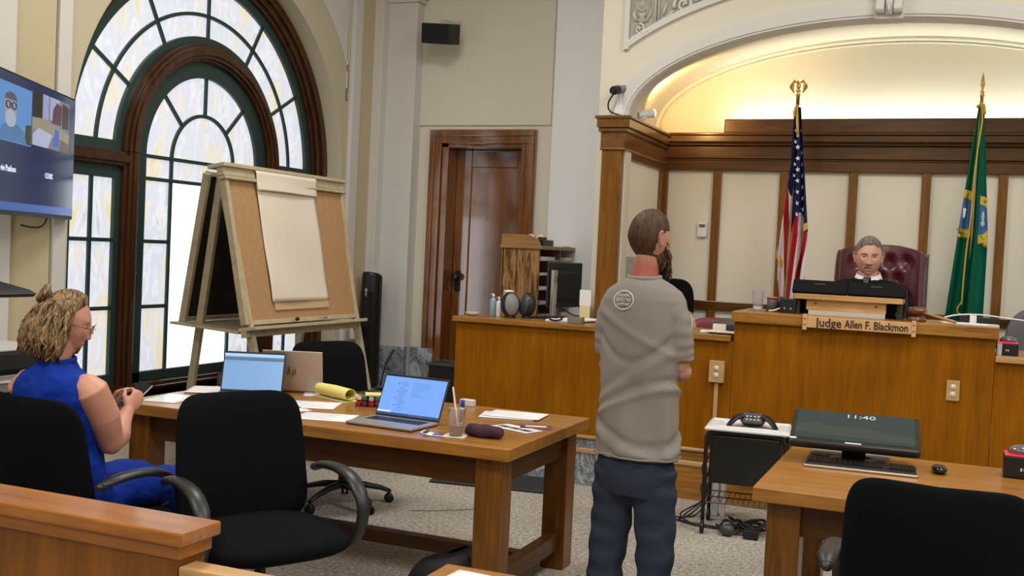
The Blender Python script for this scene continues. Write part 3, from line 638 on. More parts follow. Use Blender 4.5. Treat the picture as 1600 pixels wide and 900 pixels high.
# ---------------------------------------------------------------- easel
sc_ = 1.25
def E(x, y, z): return V((x*sc_, y*sc_, 1.6+(z-1.6)*sc_))
TL, BL, TR, BR = E(-3.437, 4.434, 1.928), E(-3.295, 4.468, 1.168), E(-3.437, 5.49, 1.928), E(-3.295, 5.50, 1.168)
ea = thing('easel', 'large wooden easel with cork front and chalkboard back standing by the arched window', 'easel', (-4.4, 6.2, 0), world=True)
m = MB(); m.quadslab(TL, TR, BR, BL, .018); m.out('cork_board', CORK, ea)
nrm = (TR-TL).cross(BL-TL).normalized();  nrm = nrm if nrm.x > 0 else -nrm
m = MB(); up_ = (TL-BL).normalized(); rt = (TR-TL).normalized()
m.bar(BL-rt*.02, TL-rt*.02, .035, .045, nrm); m.bar(BR+rt*.02, TR+rt*.02, .03, .045, nrm); m.bar(BL+up_*.01, BR+up_*.01, .03, .03, nrm); m.out('board_frame', PINE, ea, bevel=.003)
m = MB(); m.bar(TL-rt*.05+up_*.01, TR+rt*.05+up_*.01, .06, .05, nrm); m.bar(TL-rt*.06+up_*.045-nrm*.02, TR+rt*.07+up_*.045-nrm*.02, .025, .13, nrm); m.bar(TL-rt*.055-up_*.035+nrm*.01, TR+rt*.055-up_*.035+nrm*.01, .02, .055, nrm); m.out('top_rail', PINE, ea, bevel=.003)
m = MB(); m.bar(BL-rt*.05-up_*.03+nrm*.03, BR+rt*.03-up_*.03+nrm*.03, .022, .13, nrm); m.bar(BL-rt*.05-up_*.055, BR+rt*.0-up_*.055, .05, .04, nrm); m.out('front_ledge', PINE, ea, bevel=.003)
# chalkboard at the back
bTL, bBL = E(-3.60, 4.50, 1.928), E(-3.82, 4.62, 1.160); rt2 = V((0, 1, 0)); L_ = 1.26
m = MB(); m.quadslab(bTL, bTL+rt2*L_, bBL+rt2*L_, bBL, .02); m.out('chalkboard', CHALK, ea)
n2_ = (rt2).cross(bBL-bTL).normalized(); n2_ = n2_ if n2_.x < 0 else -n2_
m = MB()
for o_ in (0, L_): m.bar(bBL+rt2*o_-(bTL-bBL)*.03, bTL+rt2*o_, .03, .05, n2_)
m.bar(bBL, bBL+rt2*L_, .03, .04, n2_); m.bar(bTL, bTL+rt2*L_, .03, .04, n2_); m.out('board_frame', PINE, ea, bevel=.003)
m = MB(); q = bBL-V((0, 0, .03)); m.bar(q-rt2*.06-n2_*.06, q+rt2*(L_+.05)-n2_*.06, .02, .26, (0, 0, 1)) if False else m.quadslab(q-rt2*.05+V((-.07, 0, 0)), q+rt2*(L_+.05)+V((-.07, 0, 0)), BR+V((-.03, .05, -.05)), BL+V((-.03, -.05, -.05)), .016); m.out('tray_shelf', PINE, ea, bevel=.002)
def leg(a, b, w=.035):
    a, b = V(a), V(b); t = (a.z-.0)/(a.z-b.z); f0 = a+(b-a)*t; m = MB(); m.bar(f0+V((0, 0, .01)), a, w, .05, nrm); m.out('leg', PINE, ea, bevel=.003)
leg(TL-rt*.0-nrm*.03, BL-rt*.0-nrm*.03+V((.03, .02, 0))); leg(TR-nrm*.03, BR-nrm*.03+V((.03, .02, 0)))
lt = bTL+V((.10, .02, 0)); leg(lt, lt+(bBL-bTL)*.999+V((.03, 0, 0))); lt2 = bTL+rt2*L_+V((.10, -.02, 0)); leg(lt2, lt2+(bBL-bTL)*.999+V((.03, 0, 0)))
m = MB(); m.ell(E(-3.26, 4.86, 1.185), .012, .02, .014); m.out('clip', BLACKP, ea, smooth=True)
m = MB(); m.ell(E(-3.255, 5.13, 1.185), .010, .02, .012); m.out('clip', P('mauve_clip', (.3, .2, .3), .5), ea, smooth=True)
# paper pad over the easel
fp = thing('flip_chart_pad', 'cream flip chart paper rolled over the top of the easel board', 'paper pad', tuple(E(-3.35, 4.96, 1.27)), world=True)
def onb(s_, t_, off): return BL+(BR-BL)*s_+(TL-BL)*t_+nrm*off
m = MB(); m.quadslab(onb(.235, .085, .016), onb(.735, .085, .016), onb(.735, .14, .016), onb(.235, .14, .016), .006); m.out('cardboard_backing', KRAFT, fp)
def sheet(u, v):
    s0, s1 = .215+.0*v, .74; s_ = s0+(s1-s0)*u-.01*(1-v)*0
    return tuple(onb(s_, .14+.86*v, .022+.006*sin(v*9+u*3)*(1-v)+.004*sin(u*6)))
m = MB(); m.grid(sheet, 24, 30); m.out('paper_sheet', CREAMP, fp, smooth=True, solid=.003)
def roll_(u, v):
    a = -1.2+v*3.9; r0 = .045; c = onb(.205+.55*u, 1.01, .0)-nrm*.01
    ext = 0 if v < .8 else 0
    p = c+nrm*(r0*1.25*cos(a))+up_*(r0*sin(a))
    if v < .25: p = onb(.205+.55*u, .90+.06*(v/.25), .040+.008*sin(5*u))
    return tuple(p)
m = MB(); m.grid(roll_, 24, 24); m.out('rolled_top', CREAMP, fp, smooth=True, solid=.004)
# ---------------------------------------------------------------- TV
tv = thing('television', 'large wall mounted television showing a video call, at the upper left edge', 'television', (-4.78, 4.53, 2.04), world=True)
tR, tL = V((-5.07, 5.07, 0)), V((-4.45, 3.915, 0)); td = (tR-tL).normalized(); tn = V((td.y, -td.x, 0)); 
def T3(s_, z, off): return tL+(tR-tL)*s_+V((0, 0, z))+tn*off
m = MB(); m.quadslab(T3(0, 1.668, -.018), T3(1, 1.668, -.018), T3(1, 2.407, -.018), T3(0, 2.407, -.018), .034); m.out('casing', BLACKP, tv, bevel=.004)
SCR = P('tv_screen', (.01, .012, .03), .12, emis=(.010, .019, .052), es=1)
m = MB(); m.quadslab(T3(.012, 1.69, .001), T3(.988, 1.69, .001), T3(.988, 2.395, .001), T3(.012, 2.395, .001), .002); m.out('screen', SCR, tv)
TILE = P('tv_tile_blue', (.02, .05, .1), .2, emis=(.07, .18, .40), es=.9)
m = MB(); m.quadslab(T3(.014, 2.045, .003), T3(.408, 2.045, .003), T3(.408, 2.345, .003), T3(.014, 2.345, .003), .002); m.out('video_tile', TILE, tv)
m = MB(); m.quadslab(T3(.012, 1.692, .003), T3(.988, 1.692, .003), T3(.988, 1.735, .003), T3(.012, 1.735, .003), .002); m.out('taskbar', P('tv_bar', (.02, .04, .1), .2, emis=(.022, .06, .22), es=1), tv)
def rem(a, b):
    return (max(.014, .17+(a-.5)*1.25) if a < .698 else .418+(a-.70)*1.97, b+(.012 if a > .698 else 0))
def flat(pts, mat, name, off=.005):
    m = MB(); n = len(pts); m.add([T3(*rem(a, b), off) for a, b in pts], [tuple(range(n))]); m.out(name, mat, tv, solid=.001)
def EM(n, c, e=.62): return P(n, (.01, .01, .01), .2, emis=c, es=e)
flat([(.40, 2.05), (.43, 2.12), (.47, 2.14), (.57, 2.14), (.62, 2.11), (.65, 2.05)], EM('tv_shirt', (.08, .20, .42)), 'caller_shoulders')
flat([(.50+.052*cos(a), 2.215+.088*sin(a)) for a in [2*pi*i/20 for i in range(20)]], EM('tv_face', (.30, .30, .38)), 'caller_face', .0055)
flat([(.50+.046*cos(a), 2.165+.045*sin(a)) for a in [2*pi*i/20 for i in range(20)]], EM('tv_beard', (.42, .47, .55)), 'caller_beard', .0065)
flat([(.50+.052*cos(a), 2.26+.04*sin(a)) for a in [pi*i/12 for i in range(13)]], EM('tv_hair', (.10, .09, .12)), 'caller_hair', .006)
for s_ in (.475, .525): 
    m = MB(); m.tube([T3((s_-.5)*1.25+.17+.024*cos(a), 2.232+.018*sin(a), .008) for a in [2*pi*i/14 for i in range(14)]], .0035, 5, closed=True); m.out('caller_glasses', EM('tv_glasses', (.01, .01, .02)), tv)
flat([(.63, 2.05), (.688, 2.05), (.688, 2.16), (.64, 2.155)], EM('tv_chair', (.05, .05, .02)), 'caller_chair', .004)
# second tile: a courtroom in miniature
flat([(.70, 2.05), (.945, 2.05), (.945, 2.345), (.70, 2.345)], EM('tv2_bg', (.20, .20, .24)), 'video_tile', .003)
flat([(.70, 2.20), (.76, 2.20), (.76, 2.345), (.70, 2.345)], EM('tv2_dark', (.012, .010, .008)), 'tile_shadow', .004)
flat([(.765, 2.20), (.80, 2.20), (.80, 2.345), (.765, 2.345)], EM('tv2_lilac', (.35, .38, .62)), 'tile_wall', .004)
flat([(.81, 2.22), (.865, 2.20), (.875, 2.345), (.81, 2.345)], EM('tv2_lilac2', (.38, .42, .60)), 'tile_wall', .004)
flat([(.825, 2.20), (.885, 2.20), (.89, 2.31), (.855, 2.325), (.83, 2.28)], EM('tv2_red', (.11, .035, .06)), 'tile_figure', .005)
flat([(.895, 2.19), (.94, 2.19), (.94, 2.32), (.895, 2.335)], EM('tv2_brown', (.04, .03, .022)), 'tile_door', .004)
flat([(.70, 2.14), (.945, 2.11), (.945, 2.16), (.78, 2.21), (.70, 2.20)], EM('tv2_tan', (.32, .28, .18)), 'tile_bench', .0045)
flat([(.705, 2.05), (.80, 2.05), (.83, 2.13), (.74, 2.15), (.705, 2.11)], EM('tv2_white', (.45, .50, .68)), 'tile_papers', .005)
flat([(.835, 2.07), (.875, 2.07), (.87, 2.17), (.845, 2.17)], EM('tv2_blue', (.05, .14, .50)), 'tile_person', .006)
flat([(.88, 2.05), (.945, 2.05), (.945, 2.10), (.89, 2.12)], EM('tv2_brown2', (.16, .11, .08)), 'tile_desk', .005)
TW = P('tv_lettering', (.2, .2, .2), .5, emis=(.50, .58, .75), es=.9)
text('lettering', 'vin Paulson', .047, frameM(T3(.165, 1.906, .005), td, (0, 0, 1)), TW, tv)
text('lettering', 'CLERK', .044, frameM(T3(.645, 1.905, .005), td, (0, 0, 1)), TW, tv)
m = MB(); m.tube(bez(T3(.72, 1.675, -.03), T3(.73, 1.60, -.05), T3(.66, 1.60, -.06), T3(.55, 1.62, -.10)), .005, 6); m.tube([T3(.5, 2.05, -.035), V((-5.13, T3(.5, 0, 0).y+.2, 2.05))], .03, 10); m.out('wall_mount_and_cable', BLACKP, tv, smooth=True)
# black tray device shelf at the left edge, copier cabinet below
m = MB(); m.M = Matrix.Translation((-4.35, 3.85, 0)) @ Matrix.Rotation(R(62), 4, 'Z')
cp = thing('copier', 'dark grey copier cabinet with a white top behind the woman in blue', 'copier', (-4.55, 3.85, 0), R(90))
m = MB(); m.box(-.48, .30, -.30, .28, .05, .78); m.out('cabinet', DARKG, cp, bevel=.01)
m = MB(); m.box(-.49, .31, -.32, .28, .90, 1.0); m.out('scanner_lid', BLACKP, cp, bevel=.015)
m = MB(); m.box(-.48, .30, -.31, .28, 1.0, 1.012); m.out('top_glass_cover', LGREY, cp, bevel=.004)
for z in (.56, .68, .80):
    m = MB(); m.box(-.47, .29, -.315, -.29, z, z+.085); d_ = m.out('drawer', GREYP, cp, bevel=.006)
    m = MB(); m.box(-.28, .12, -.325, -.31, z+.05, z+.062); m.out('handle', CHROME, d_)
m = MB(); m.box(-.46, .28, -.28, .26, .78, .91); m.out('drawer_housing', BLACKP, cp)
m = MB(); m.M = Matrix.Translation((0, 0, 0)); m.prism([(-4.3, 1.30), (-3.72, 1.305), (-3.70, 1.32), (-3.74, 1.335), (-4.0, 1.375), (-4.3, 1.38)], 'y', 3.25, 3.52)
ts = m.out('device_tray', BLACKP, None, bevel=.008, label='thin black device tray sticking in from the left edge below the television', cat='tray')
m = MB(); m.box(-4.16, -4.10, 3.36, 3.42, 0, 1.30); m.lathe((-4.13, 3.39, 0), [(.22, 0), (.22, .02), (.03, .04)], 24)
m.out('stand', BLACKP, ts, bevel=.004)
m = MB(); m.box(-3.96, -3.42, 2.55, 3.0, 0, .62); bn = m.out('storage_bin', P('grey_green_bin', (.085, .09, .075), .6), None, bevel=.02, label='dark grey green bin at the left edge behind the cherry rail', cat='bin')
# ---------------------------------------------------------------- wall speaker, fan, box, wall things
sk = thing('wall_speaker', 'black loudspeaker hung high on the wall above the door', 'speaker', (-4.44, 8.72, 3.53))
m = MB(); m.M = Matrix.Rotation(R(-6), 4, 'Z') @ Matrix.Rotation(R(6), 4, 'Y') @ Matrix.Rotation(R(10), 4, 'X'); m.box(-.15, .15, -.10, .09, -.09, .09); m.out('cabinet', BLACKP, sk, bevel=.012)
m = MB(); m.M = Matrix.Rotation(R(-6), 4, 'Z') @ Matrix.Rotation(R(6), 4, 'Y') @ Matrix.Rotation(R(10), 4, 'X'); m.box(-.14, .14, -.106, -.10, -.08, .08); m.out('grille', P('speaker_mesh', (.006, .006, .006), .8), sk)
m = MB(); m.box(-.03, .05, .04, .26, .09, .135); m.box(-.06, -.01, .235, .26, .08, .15); m.out('bracket', BEIGEP, sk, bevel=.004)
m = MB(); m.box(.0, .08, .235, .26, .07, .16); m.out('bracket', BEIGEP, sk, bevel=.004)
fn = thing('tower_fan', 'tall slim black tower fan against the wall left of the door', 'fan', (-4.985, 8.62, 0))
m = MB(); m.lathe((0, 0, 0), [(.0, 0), (.16, 0), (.16, .02), (.06, .05), (.05, .10)], 30); m.out('base', BLACKP, fn, smooth=True, bevel=.003)
m = MB(); n = 28
def fr(s_, z): return [(.092*s_*cos(2*pi*j/n), .10*s_*sin(2*pi*j/n), z-.02*sin(2*pi*j/n)*(z > 1.2)) for j in range(n)]
m.rings([fr(.9, .09), fr(1, .12), fr(1, 1.30), fr(.96, 1.325), fr(.88, 1.335)]); m.out('tower_body', BLACKP, fn, smooth=True, bevel=.003)
m = MB()
for i in range(60): m.box(-.062, .062, -.108, -.085, .25+i*.0155, .256+i*.0155)
m.out('grille', P('fan_grille', (.004, .004, .004), .5), fn)
m = MB(); m.tube([(0+.045*cos(a), -.01+.045*sin(a), 1.345) for a in [2*pi*i/20 for i in range(20)]], .008, 8, closed=True); m.lathe((0, -.01, 1.335), [(.022, 0), (.022, .012), (0, .013)], 16); m.out('control_dial', LGREY, fn, smooth=True)
m = MB(); m.box(-.008, .008, -.106, -.10, 1.13, 1.20); m.out('indicator_strip', LGREY, fn)
fn2 = fn; FR[fn.name] = V((-4.985, 8.62, 0))
m = MB(); m.tube(catm([(-4.80, 8.985, .795), (-4.83, 8.93, .74), (-4.86, 8.80, .58), (-4.90, 8.74, .40), (-4.93, 8.72, .10)], 6), .006, 6); m.box(-4.82, -4.785, 8.95, 8.99, .785, .815)
m.out('power_cord', BLACKP, fn2, smooth=True)
m = MB(); m.box(XW+.1, XW+.15, 8.36, 8.47, .74, .86); m.M = Matrix()
single(m, 'junction_box', BEIGEP, 'small beige box on the wall behind the easel foot', 'box', bevel=.006)
# black bin beside the clerk counter
tb = thing('trash_can', 'black waste bin between the door and the clerk counter', 'bin', (-3.62, 7.55, 0))
m = MB(); m.rings([[(sx*w, sy*w*.9, z) for sx, sy in ((-1, -1), (1, -1), (1, 1), (-1, 1))] for w, z in ((.12, 0), (.145, .70))]); m.out('bin_body', BLACKP, tb, bevel=.01)
m = MB(); m.tube([(sx*.15, sy*.135, .70) for sx, sy in ((-1, -1), (1, -1), (1, 1), (-1, 1))], .012, 8, closed=True); m.out('bag_rim', DARKG, tb)
# thermostat and notices
th = thing('thermostat', 'white thermostat on the cream panel right of the standing man\'s head', 'thermostat', (-2.03, 8.995, 1.857))
m = MB(); m.box(-.04, .04, -.02, 0, -.062, .062); m.out('case', WPLAS, th, bevel=.005)
m = MB(); m.box(-.025, .025, -.022, -.018, .02, .045); m.out('display', P('lcd_grey', (.12, .13, .12), .3), th)
m = MB(); m.box(-2.389, -2.386, 8.0, 8.22, 1.42, 1.60); single(m, 'notice_sheet', P('notice_paper', (.42, .43, .42), .7, var=.3, bs=60), 'grey printed notice on the side panel behind the man\'s neck', 'notice')
m = MB(); m.box(-2.0, -1.965, 8.97, 8.99, 1.12, 1.19)
# security camera and small lamp on the left cornice
sc2 = thing('security_camera', 'security camera on a white bracket on top of the left wood column', 'camera', (-2.43, 7.78, 2.65))
m = MB(); m.rings([[(x*w, y*.03, z) for x, y in ((-1, -1), (1, -1), (1, 1), (-1, 1))] for w, z in ((.045, 0), (.02, .09), (.018, .14))]); m.tube([(0, 0, .13), (.0, -.02, .17)], .016, 10); m.out('bracket', WPLAS, sc2, bevel=.003)
m = MB(); m.tube([(.035, .05, .215), (-.005, -.05, .195)], .030, 14, round_=False); m.out('camera_body', GREYP, sc2, bevel=.004)
m = MB(); m.tube([(-.004, -.05, .195), (-.026, -.105, .178)], .033, 16); m.tube([(-.022, -.10, .18), (-.03, -.12, .175)], .026, 14); m.out('lens', BLACKP, sc2, bevel=.003)
m = MB(); m.tube(catm([(-.03, -.06, .17), (-.075, -.05, .10), (-.07, -.03, .04), (.0, -.03, .01), (.06, -.02, .004)], 6), .006, 6); m.out('cable', BLACKP, sc2, smooth=True)
lm_ = thing('cornice_lamp', 'small white cylindrical lamp resting on the left cornice under the arch', 'lamp', (-2.29, 8.0, 2.655))
m = MB(); m.tube([(-.05, -.03, .03), (.01, .02, .045), (.045, .05, .058)], [.026, .030, .036], 16); m.out('lamp_housing', WPLAS, lm_, smooth=True, bevel=.003)
m = MB(); m.tube([(.046, .051, .0585), (.052, .056, .06)], .031, 16); m.out('bulb', P('warm_bulb', (.9, .8, .6), .3, emis=(1, .75, .4), es=3), lm_)
m = MB(); m.box(-.03, .01, -.02, .02, 0, .02); m.out('foot', WPLAS, lm_)
# ---------------------------------------------------------------- flags
def star(m, c, x, y, r0):
    vs = [c]+[c+x*(r0*(1 if k % 2 == 0 else .40)*sin(2*pi*k/10))+y*(r0*(1 if k % 2 == 0 else .40)*cos(2*pi*k/10)) for k in range(10)]
    m.add(vs, [(0, k+1, (k+1) % 10+1) for k in range(10)])
def pole(t, x, y, z0, z1, lean, sp_=False):
    m = MB(); m.tube([(x, y, z0), (x+lean, y, z1)], .0125, 12); return m.out('pole', P('oak_pole', (.45, .30, .12), .4) if not sp_ else GOLD, t, smooth=True)
RED = P('flag_red', (.42, .012, .022), .7, spec=.15); NAVY = P('flag_navy', (.012, .016, .075), .7, spec=.15); FWH = P('flag_white', (.72, .72, .74), .7, spec=.15)
us = thing('american_flag', 'American flag hanging from a pole with a brass eagle, left of the judge', 'flag', (-1.22, 8.45, .45), world=True)
m = MB(); m.lathe((-1.235, 8.45, .45), [(.15, 0), (.15, .02), (.05, .05), (.02, .10)], 30); m.out('stand', GOLD, us, smooth=True)
pole(us, -1.235, 8.45, .5, 2.83, .012)
m = MB(); ex, ey = -1.2215, 8.45
m.lathe((ex, ey, 2.82), [(.014, 0), (.014, .07), (.022, .075), (.010, .09), (.018, .105), (.018, .115), (.0, .12)], 16); m.ell((ex, ey, 2.965), .016, .014, .026); m.ell((ex-.004, ey-.008, 2.995), .010, .012, .011); m.tube([(ex-.006, ey-.018, 2.995), (ex-.008, ey-.03, 2.988)], [.005, .001], 6)
for s_ in (-1, 1):
    for k in range(5): m.tube([(ex+s_*.010, ey, 2.990), (ex+s_*(.030+.003*k), ey+.004, 3.012-.004*k), (ex+s_*(.062-.006*k), ey+.008, 2.972-.010*k), (ex+s_*(.066-.009*k), ey+.008, 2.945-.009*k)], [.007, .012, .010, .002], 6, ry=[.004, .006, .005, .002])
m.out('brass_eagle', GOLD, us, smooth=True)
# drape: columns of folds; u across 0..1, v down 0..1
FZ0, FZ1 = 2.80, 1.02
def usw(v):   # left and right edge offsets from the pole
    l = -.018-.045*min(1, max(0, (v-.25)/.35)); rr = .03+.115*min(1, v/.55)
    if v > .62: rr = .145-.03*(v-.62)/.38
    if v > .65: l = -.063+.02*(v-.65)/.35
    return l, rr
def usf(u, v):
    l, rr = usw(v); x = ex+l+(rr-l)*u; am = .012+.032*min(1, v*2)
    y = 8.44-am*sin(u*13+v*2.2)-.018*sin(u*29+v*3)*min(1, v*2)-.02
    zz = FZ0+(FZ1-FZ0)*v
    if v > .97: zz += .03*sin(u*12)
    return (x-.01*v, y, zz)
def usm(u, v):
    # fold-like distribution of canton and stripes
    cl = .52-.10*abs(u-.55)*2
    lim = .50 if u > .28 else .33
    if v < lim+.05*sin(u*7) and v > .0: 
        return 1
    q = u*5.2+ (v-.5)*(3.4 if u > .62 else (-4.6 if u < .30 else 1.0))+ .25*sin(v*9)
    return 0 if int(math.floor(q)) % 2 == 0 else 2
m = MB(); m.grid(usf, 120, 240, usm); m.out('flag_cloth', [RED, NAVY, FWH], us, smooth=True, solid=.003)
m = MB(); random.seed(3)
for i in range(9):
    for j, u in enumerate((.25, .55, .82)):
        v = .10+i*.048+(.024 if j % 2 else 0)
        if v > (.30 if u < .28 else .49): continue
        if random.random() < .1: continue
        p = V(usf(u, v)); star(m, p+V((0, -.008, 0)), V((1, 0, .15)).normalized(), V((-.15, 0, 1)).normalized(), .021 if 0 < i else .015)
m.out('stars', FWH, us, solid=.001)
m = MB()
for k, (dx, z0, z1) in enumerate(((.014, 2.80, 2.58), (-.012, 2.80, 2.72))): m.tube([(ex+dx*.4, 8.40, z0), (ex+dx, 8.375, (z0+z1)/2), (ex+dx*1.2+.008, 8.37, z1)], [.005, .010, .011], 8)
m.tube([(ex+.016*cos(a), 8.45+.016*sin(a), 2.795) for a in [2*pi*i/14 for i in range(14)]], .010, 8, closed=True); m.out('gold_cord', GOLDF, us, smooth=True)
# fringe pieces along the free corner edges
for (u0, v0, u1, v1) in ((0, .62, .10, .66), (.93, .50, 1.0, .49), (0, .60, .02, .66)):
    a, b = V(usf(u0, v0)), V(usf(u1, v1)); m = MB(); m.quadslab(a+V((-.012, -.01, 0)), b+V((.006, -.01, 0)), b+V((.006, -.01, -.055)), a+V((-.012, -.01, -.055)), .004); m.out('gold_fringe', GOLDF, us)
FG = P('flag_green', (.0, .105, .060), .7, spec=.15); FY = P('flag_seal_yellow', (.70, .50, .03), .7); FB = P('flag_seal_blue', (.04, .16, .40), .7); FDK = P('flag_seal_ink', (.01, .02, .03), .7)
wa = thing('state_flag', 'green state flag with gold fringe on a spear tipped pole right of the judge', 'flag', (.08, 8.6, .45), world=True)
gx = .07
m = MB(); m.lathe((gx, 8.6, .45), [(.15, 0), (.15, .02), (.05, .05), (.02, .10)], 30); m.out('stand', GOLD, wa, smooth=True)
pole(wa, gx-.01, 8.6, .5, 2.86, .012)
m = MB(); m.lathe((gx+.004, 8.6, 2.84), [(.012, 0), (.012, .05), (.020, .055), (.010, .07), (.018, .08), (.008, .095), (.008, .11), (.018, .135), (.014, .17), (.004, .22), (0, .235)], 16); m.out('spear_finial', GOLD, wa, smooth=True)
def waf(u, v):
    l = -.012-.150*v**.95; rr = .022+.078*min(1, v*1.7)
    x = gx+l+(rr-l)*u; am = .010+.030*min(1, v*2)
    return (x, 8.585-am*sin(u*11+1)-.014*sin(u*23+v)*min(1, v*2), 2.83+(1.20-2.83)*v)
def wam(u, v):
    x, y, z = waf(u, v)
    for cx, cz, s_ in ((gx-.065, 2.03, -1), (gx+.030, 1.99, 1)):
        d = sqrt(((x-cx)/.72)**2+(z-cz)**2)
        if (s_ < 0 and x < gx-.02) or (s_ > 0 and x > gx+.032):
            if d < .115: return 2
            if d < .175: return 1
    return 0
m = MB(); m.grid(waf, 110, 300, wam); m.out('flag_cloth', [FG, FY, FB], wa, smooth=True, solid=.003)
m = MB(); cpts = [(gx+.005, 8.56, 2.84), (gx+.014, 8.535, 2.70), (gx-.004, 8.53, 2.50), (gx-.018, 8.53, 2.25), (gx-.022, 8.525, 2.0), (gx-.04, 8.525, 1.75), (gx-.048, 8.525, 1.50), (gx-.050, 8.52, 1.36)]
m.tube(catm(cpts, 5), .011, 8, ry=.006); m.tube(catm([(gx-.050, 8.52, 1.38), (gx-.075, 8.52, 1.34), (gx-.07, 8.515, 1.30), (gx-.03, 8.515, 1.29), (gx+.02, 8.52, 1.30)], 5), .022, 8, ry=.006)
m.tube([(gx+.02*cos(a), 8.6+.018*sin(a), 2.82) for a in [2*pi*i/14 for i in range(14)]], .012, 8, closed=True); m.tube([(gx+.018, 8.57, 2.83), (gx+.026, 8.55, 2.76)], [.010, .014], 8)
m.quadslab((gx+.07, 8.55, 1.85), (gx+.10, 8.55, 1.85), (gx+.10, 8.55, 1.78), (gx+.07, 8.55, 1.80), .004); m.out('gold_fringe', GOLDF, wa, smooth=True)
for b_, px_, pz_, a_ in (('W', -.108, 1.905, 65), ('A', -.086, 1.885, 45), ('S', -.064, 1.87, 30), ('S', -.058, 2.16, -150), ('A', .072, 2.12, 200), ('T', .066, 1.855, -40)):
    text('lettering', b_, .045, Matrix.Translation((gx+px_*.92, 8.525, pz_)) @ Matrix.Rotation(R(a_), 4, 'Y') @ Matrix.Rotation(pi/2, 4, 'X'), FDK, wa, .002)
m = MB(); m.ell((gx-.070, 8.535, 2.03), .010, .004, .035); m.ell((gx-.068, 8.534, 2.055), .012, .004, .016); m.out('seal_portrait', FWH, wa, smooth=True)
m = MB(); m.ell((gx+.058, 8.535, 2.01), .010, .004, .04); m.ell((gx+.058, 8.535, 1.96), .014, .004, .02); m.out('seal_portrait', P('seal_grey', (.45, .5, .5), .7), wa, smooth=True)
# ================================================================ THINGS ON THE TABLES
TZ = .7605
def lapscreen(t, M, w, h, kind):
    base = P('lap_screen_'+kind, (.02, .03, .05), .2, emis=(.16, .34, .82) if kind == 'a' else (.18, .34, .58), es=.85)
    m = MB(); m.M = M; m.box(-w/2, w/2, -.001, .0, .0, h); s_ = m.out('screen', base, t)
    def rect(x0, x1, z0, z1, c, nm='window_strip'):
        m = MB(); m.M = M; m.box(x0*w-w/2, x1*w-w/2, -.0018, -.001, z0*h, z1*h)
        m.out(nm, P('lap_ui_'+kind, (.01, .01, .02), .4, emis=c, es=.85), s_)
    if kind == 'a':
        rect(0, 1, .0, .055, (.02, .06, .18), 'task_bar'); rect(.0, .22, .055, .10, (.55, .75, 1.0)); rect(0, 1, .90, .905, (.2, .4, .75)); rect(.19, .195, .06, .92, (.22, .42, .8)); rect(.44, .443, .06, .92, (.24, .44, .82)); rect(.86, .863, .06, .92, (.24, .44, .82))
        m = MB(); m.M = M; random.seed(5)
        for k in range(16):
            z = .86-.048*k; x = .27+.01*(k % 3)
            m.box((x-.5)*w, (x+.07+.05*random.random()-.5)*w, -.002, -.001, z*h, (z+.010)*h)
            if k % 4 == 1: m.box((x-.05-.5)*w, (x-.03-.5)*w, -.002, -.001, z*h, (z+.03)*h)
            if k < 8: m.box((.48-.5)*w, (.58+.2*random.random()-.5)*w, -.002, -.001, z*h, (z+.007)*h)
        for k in range(8): m.box((.52+.03*k-.5)*w, (.535+.03*k-.5)*w, -.0022, -.001, .015*h, .04*h)
        m.out('text_lines', P('lap_text', (.03, .05, .12), .5, emis=(.06, .13, .34), es=.8), s_)
    else:
        rect(0, 1, .93, 1, (.36, .60, .88)); rect(0, 1, .81, .90, (.07, .13, .26)); rect(0, 1, 0, .02, (.10, .2, .4), 'task_bar')
        m = MB(); m.M = M
        for k in range(4): m.box((.06+.1*k-.5)*w, (.14+.1*k-.5)*w, -.002, -.001, .765*h, .775*h)
        m.out('text_lines', P('lap_text', (.03, .05, .12), .5, emis=(.12, .2, .4), es=.8), s_)
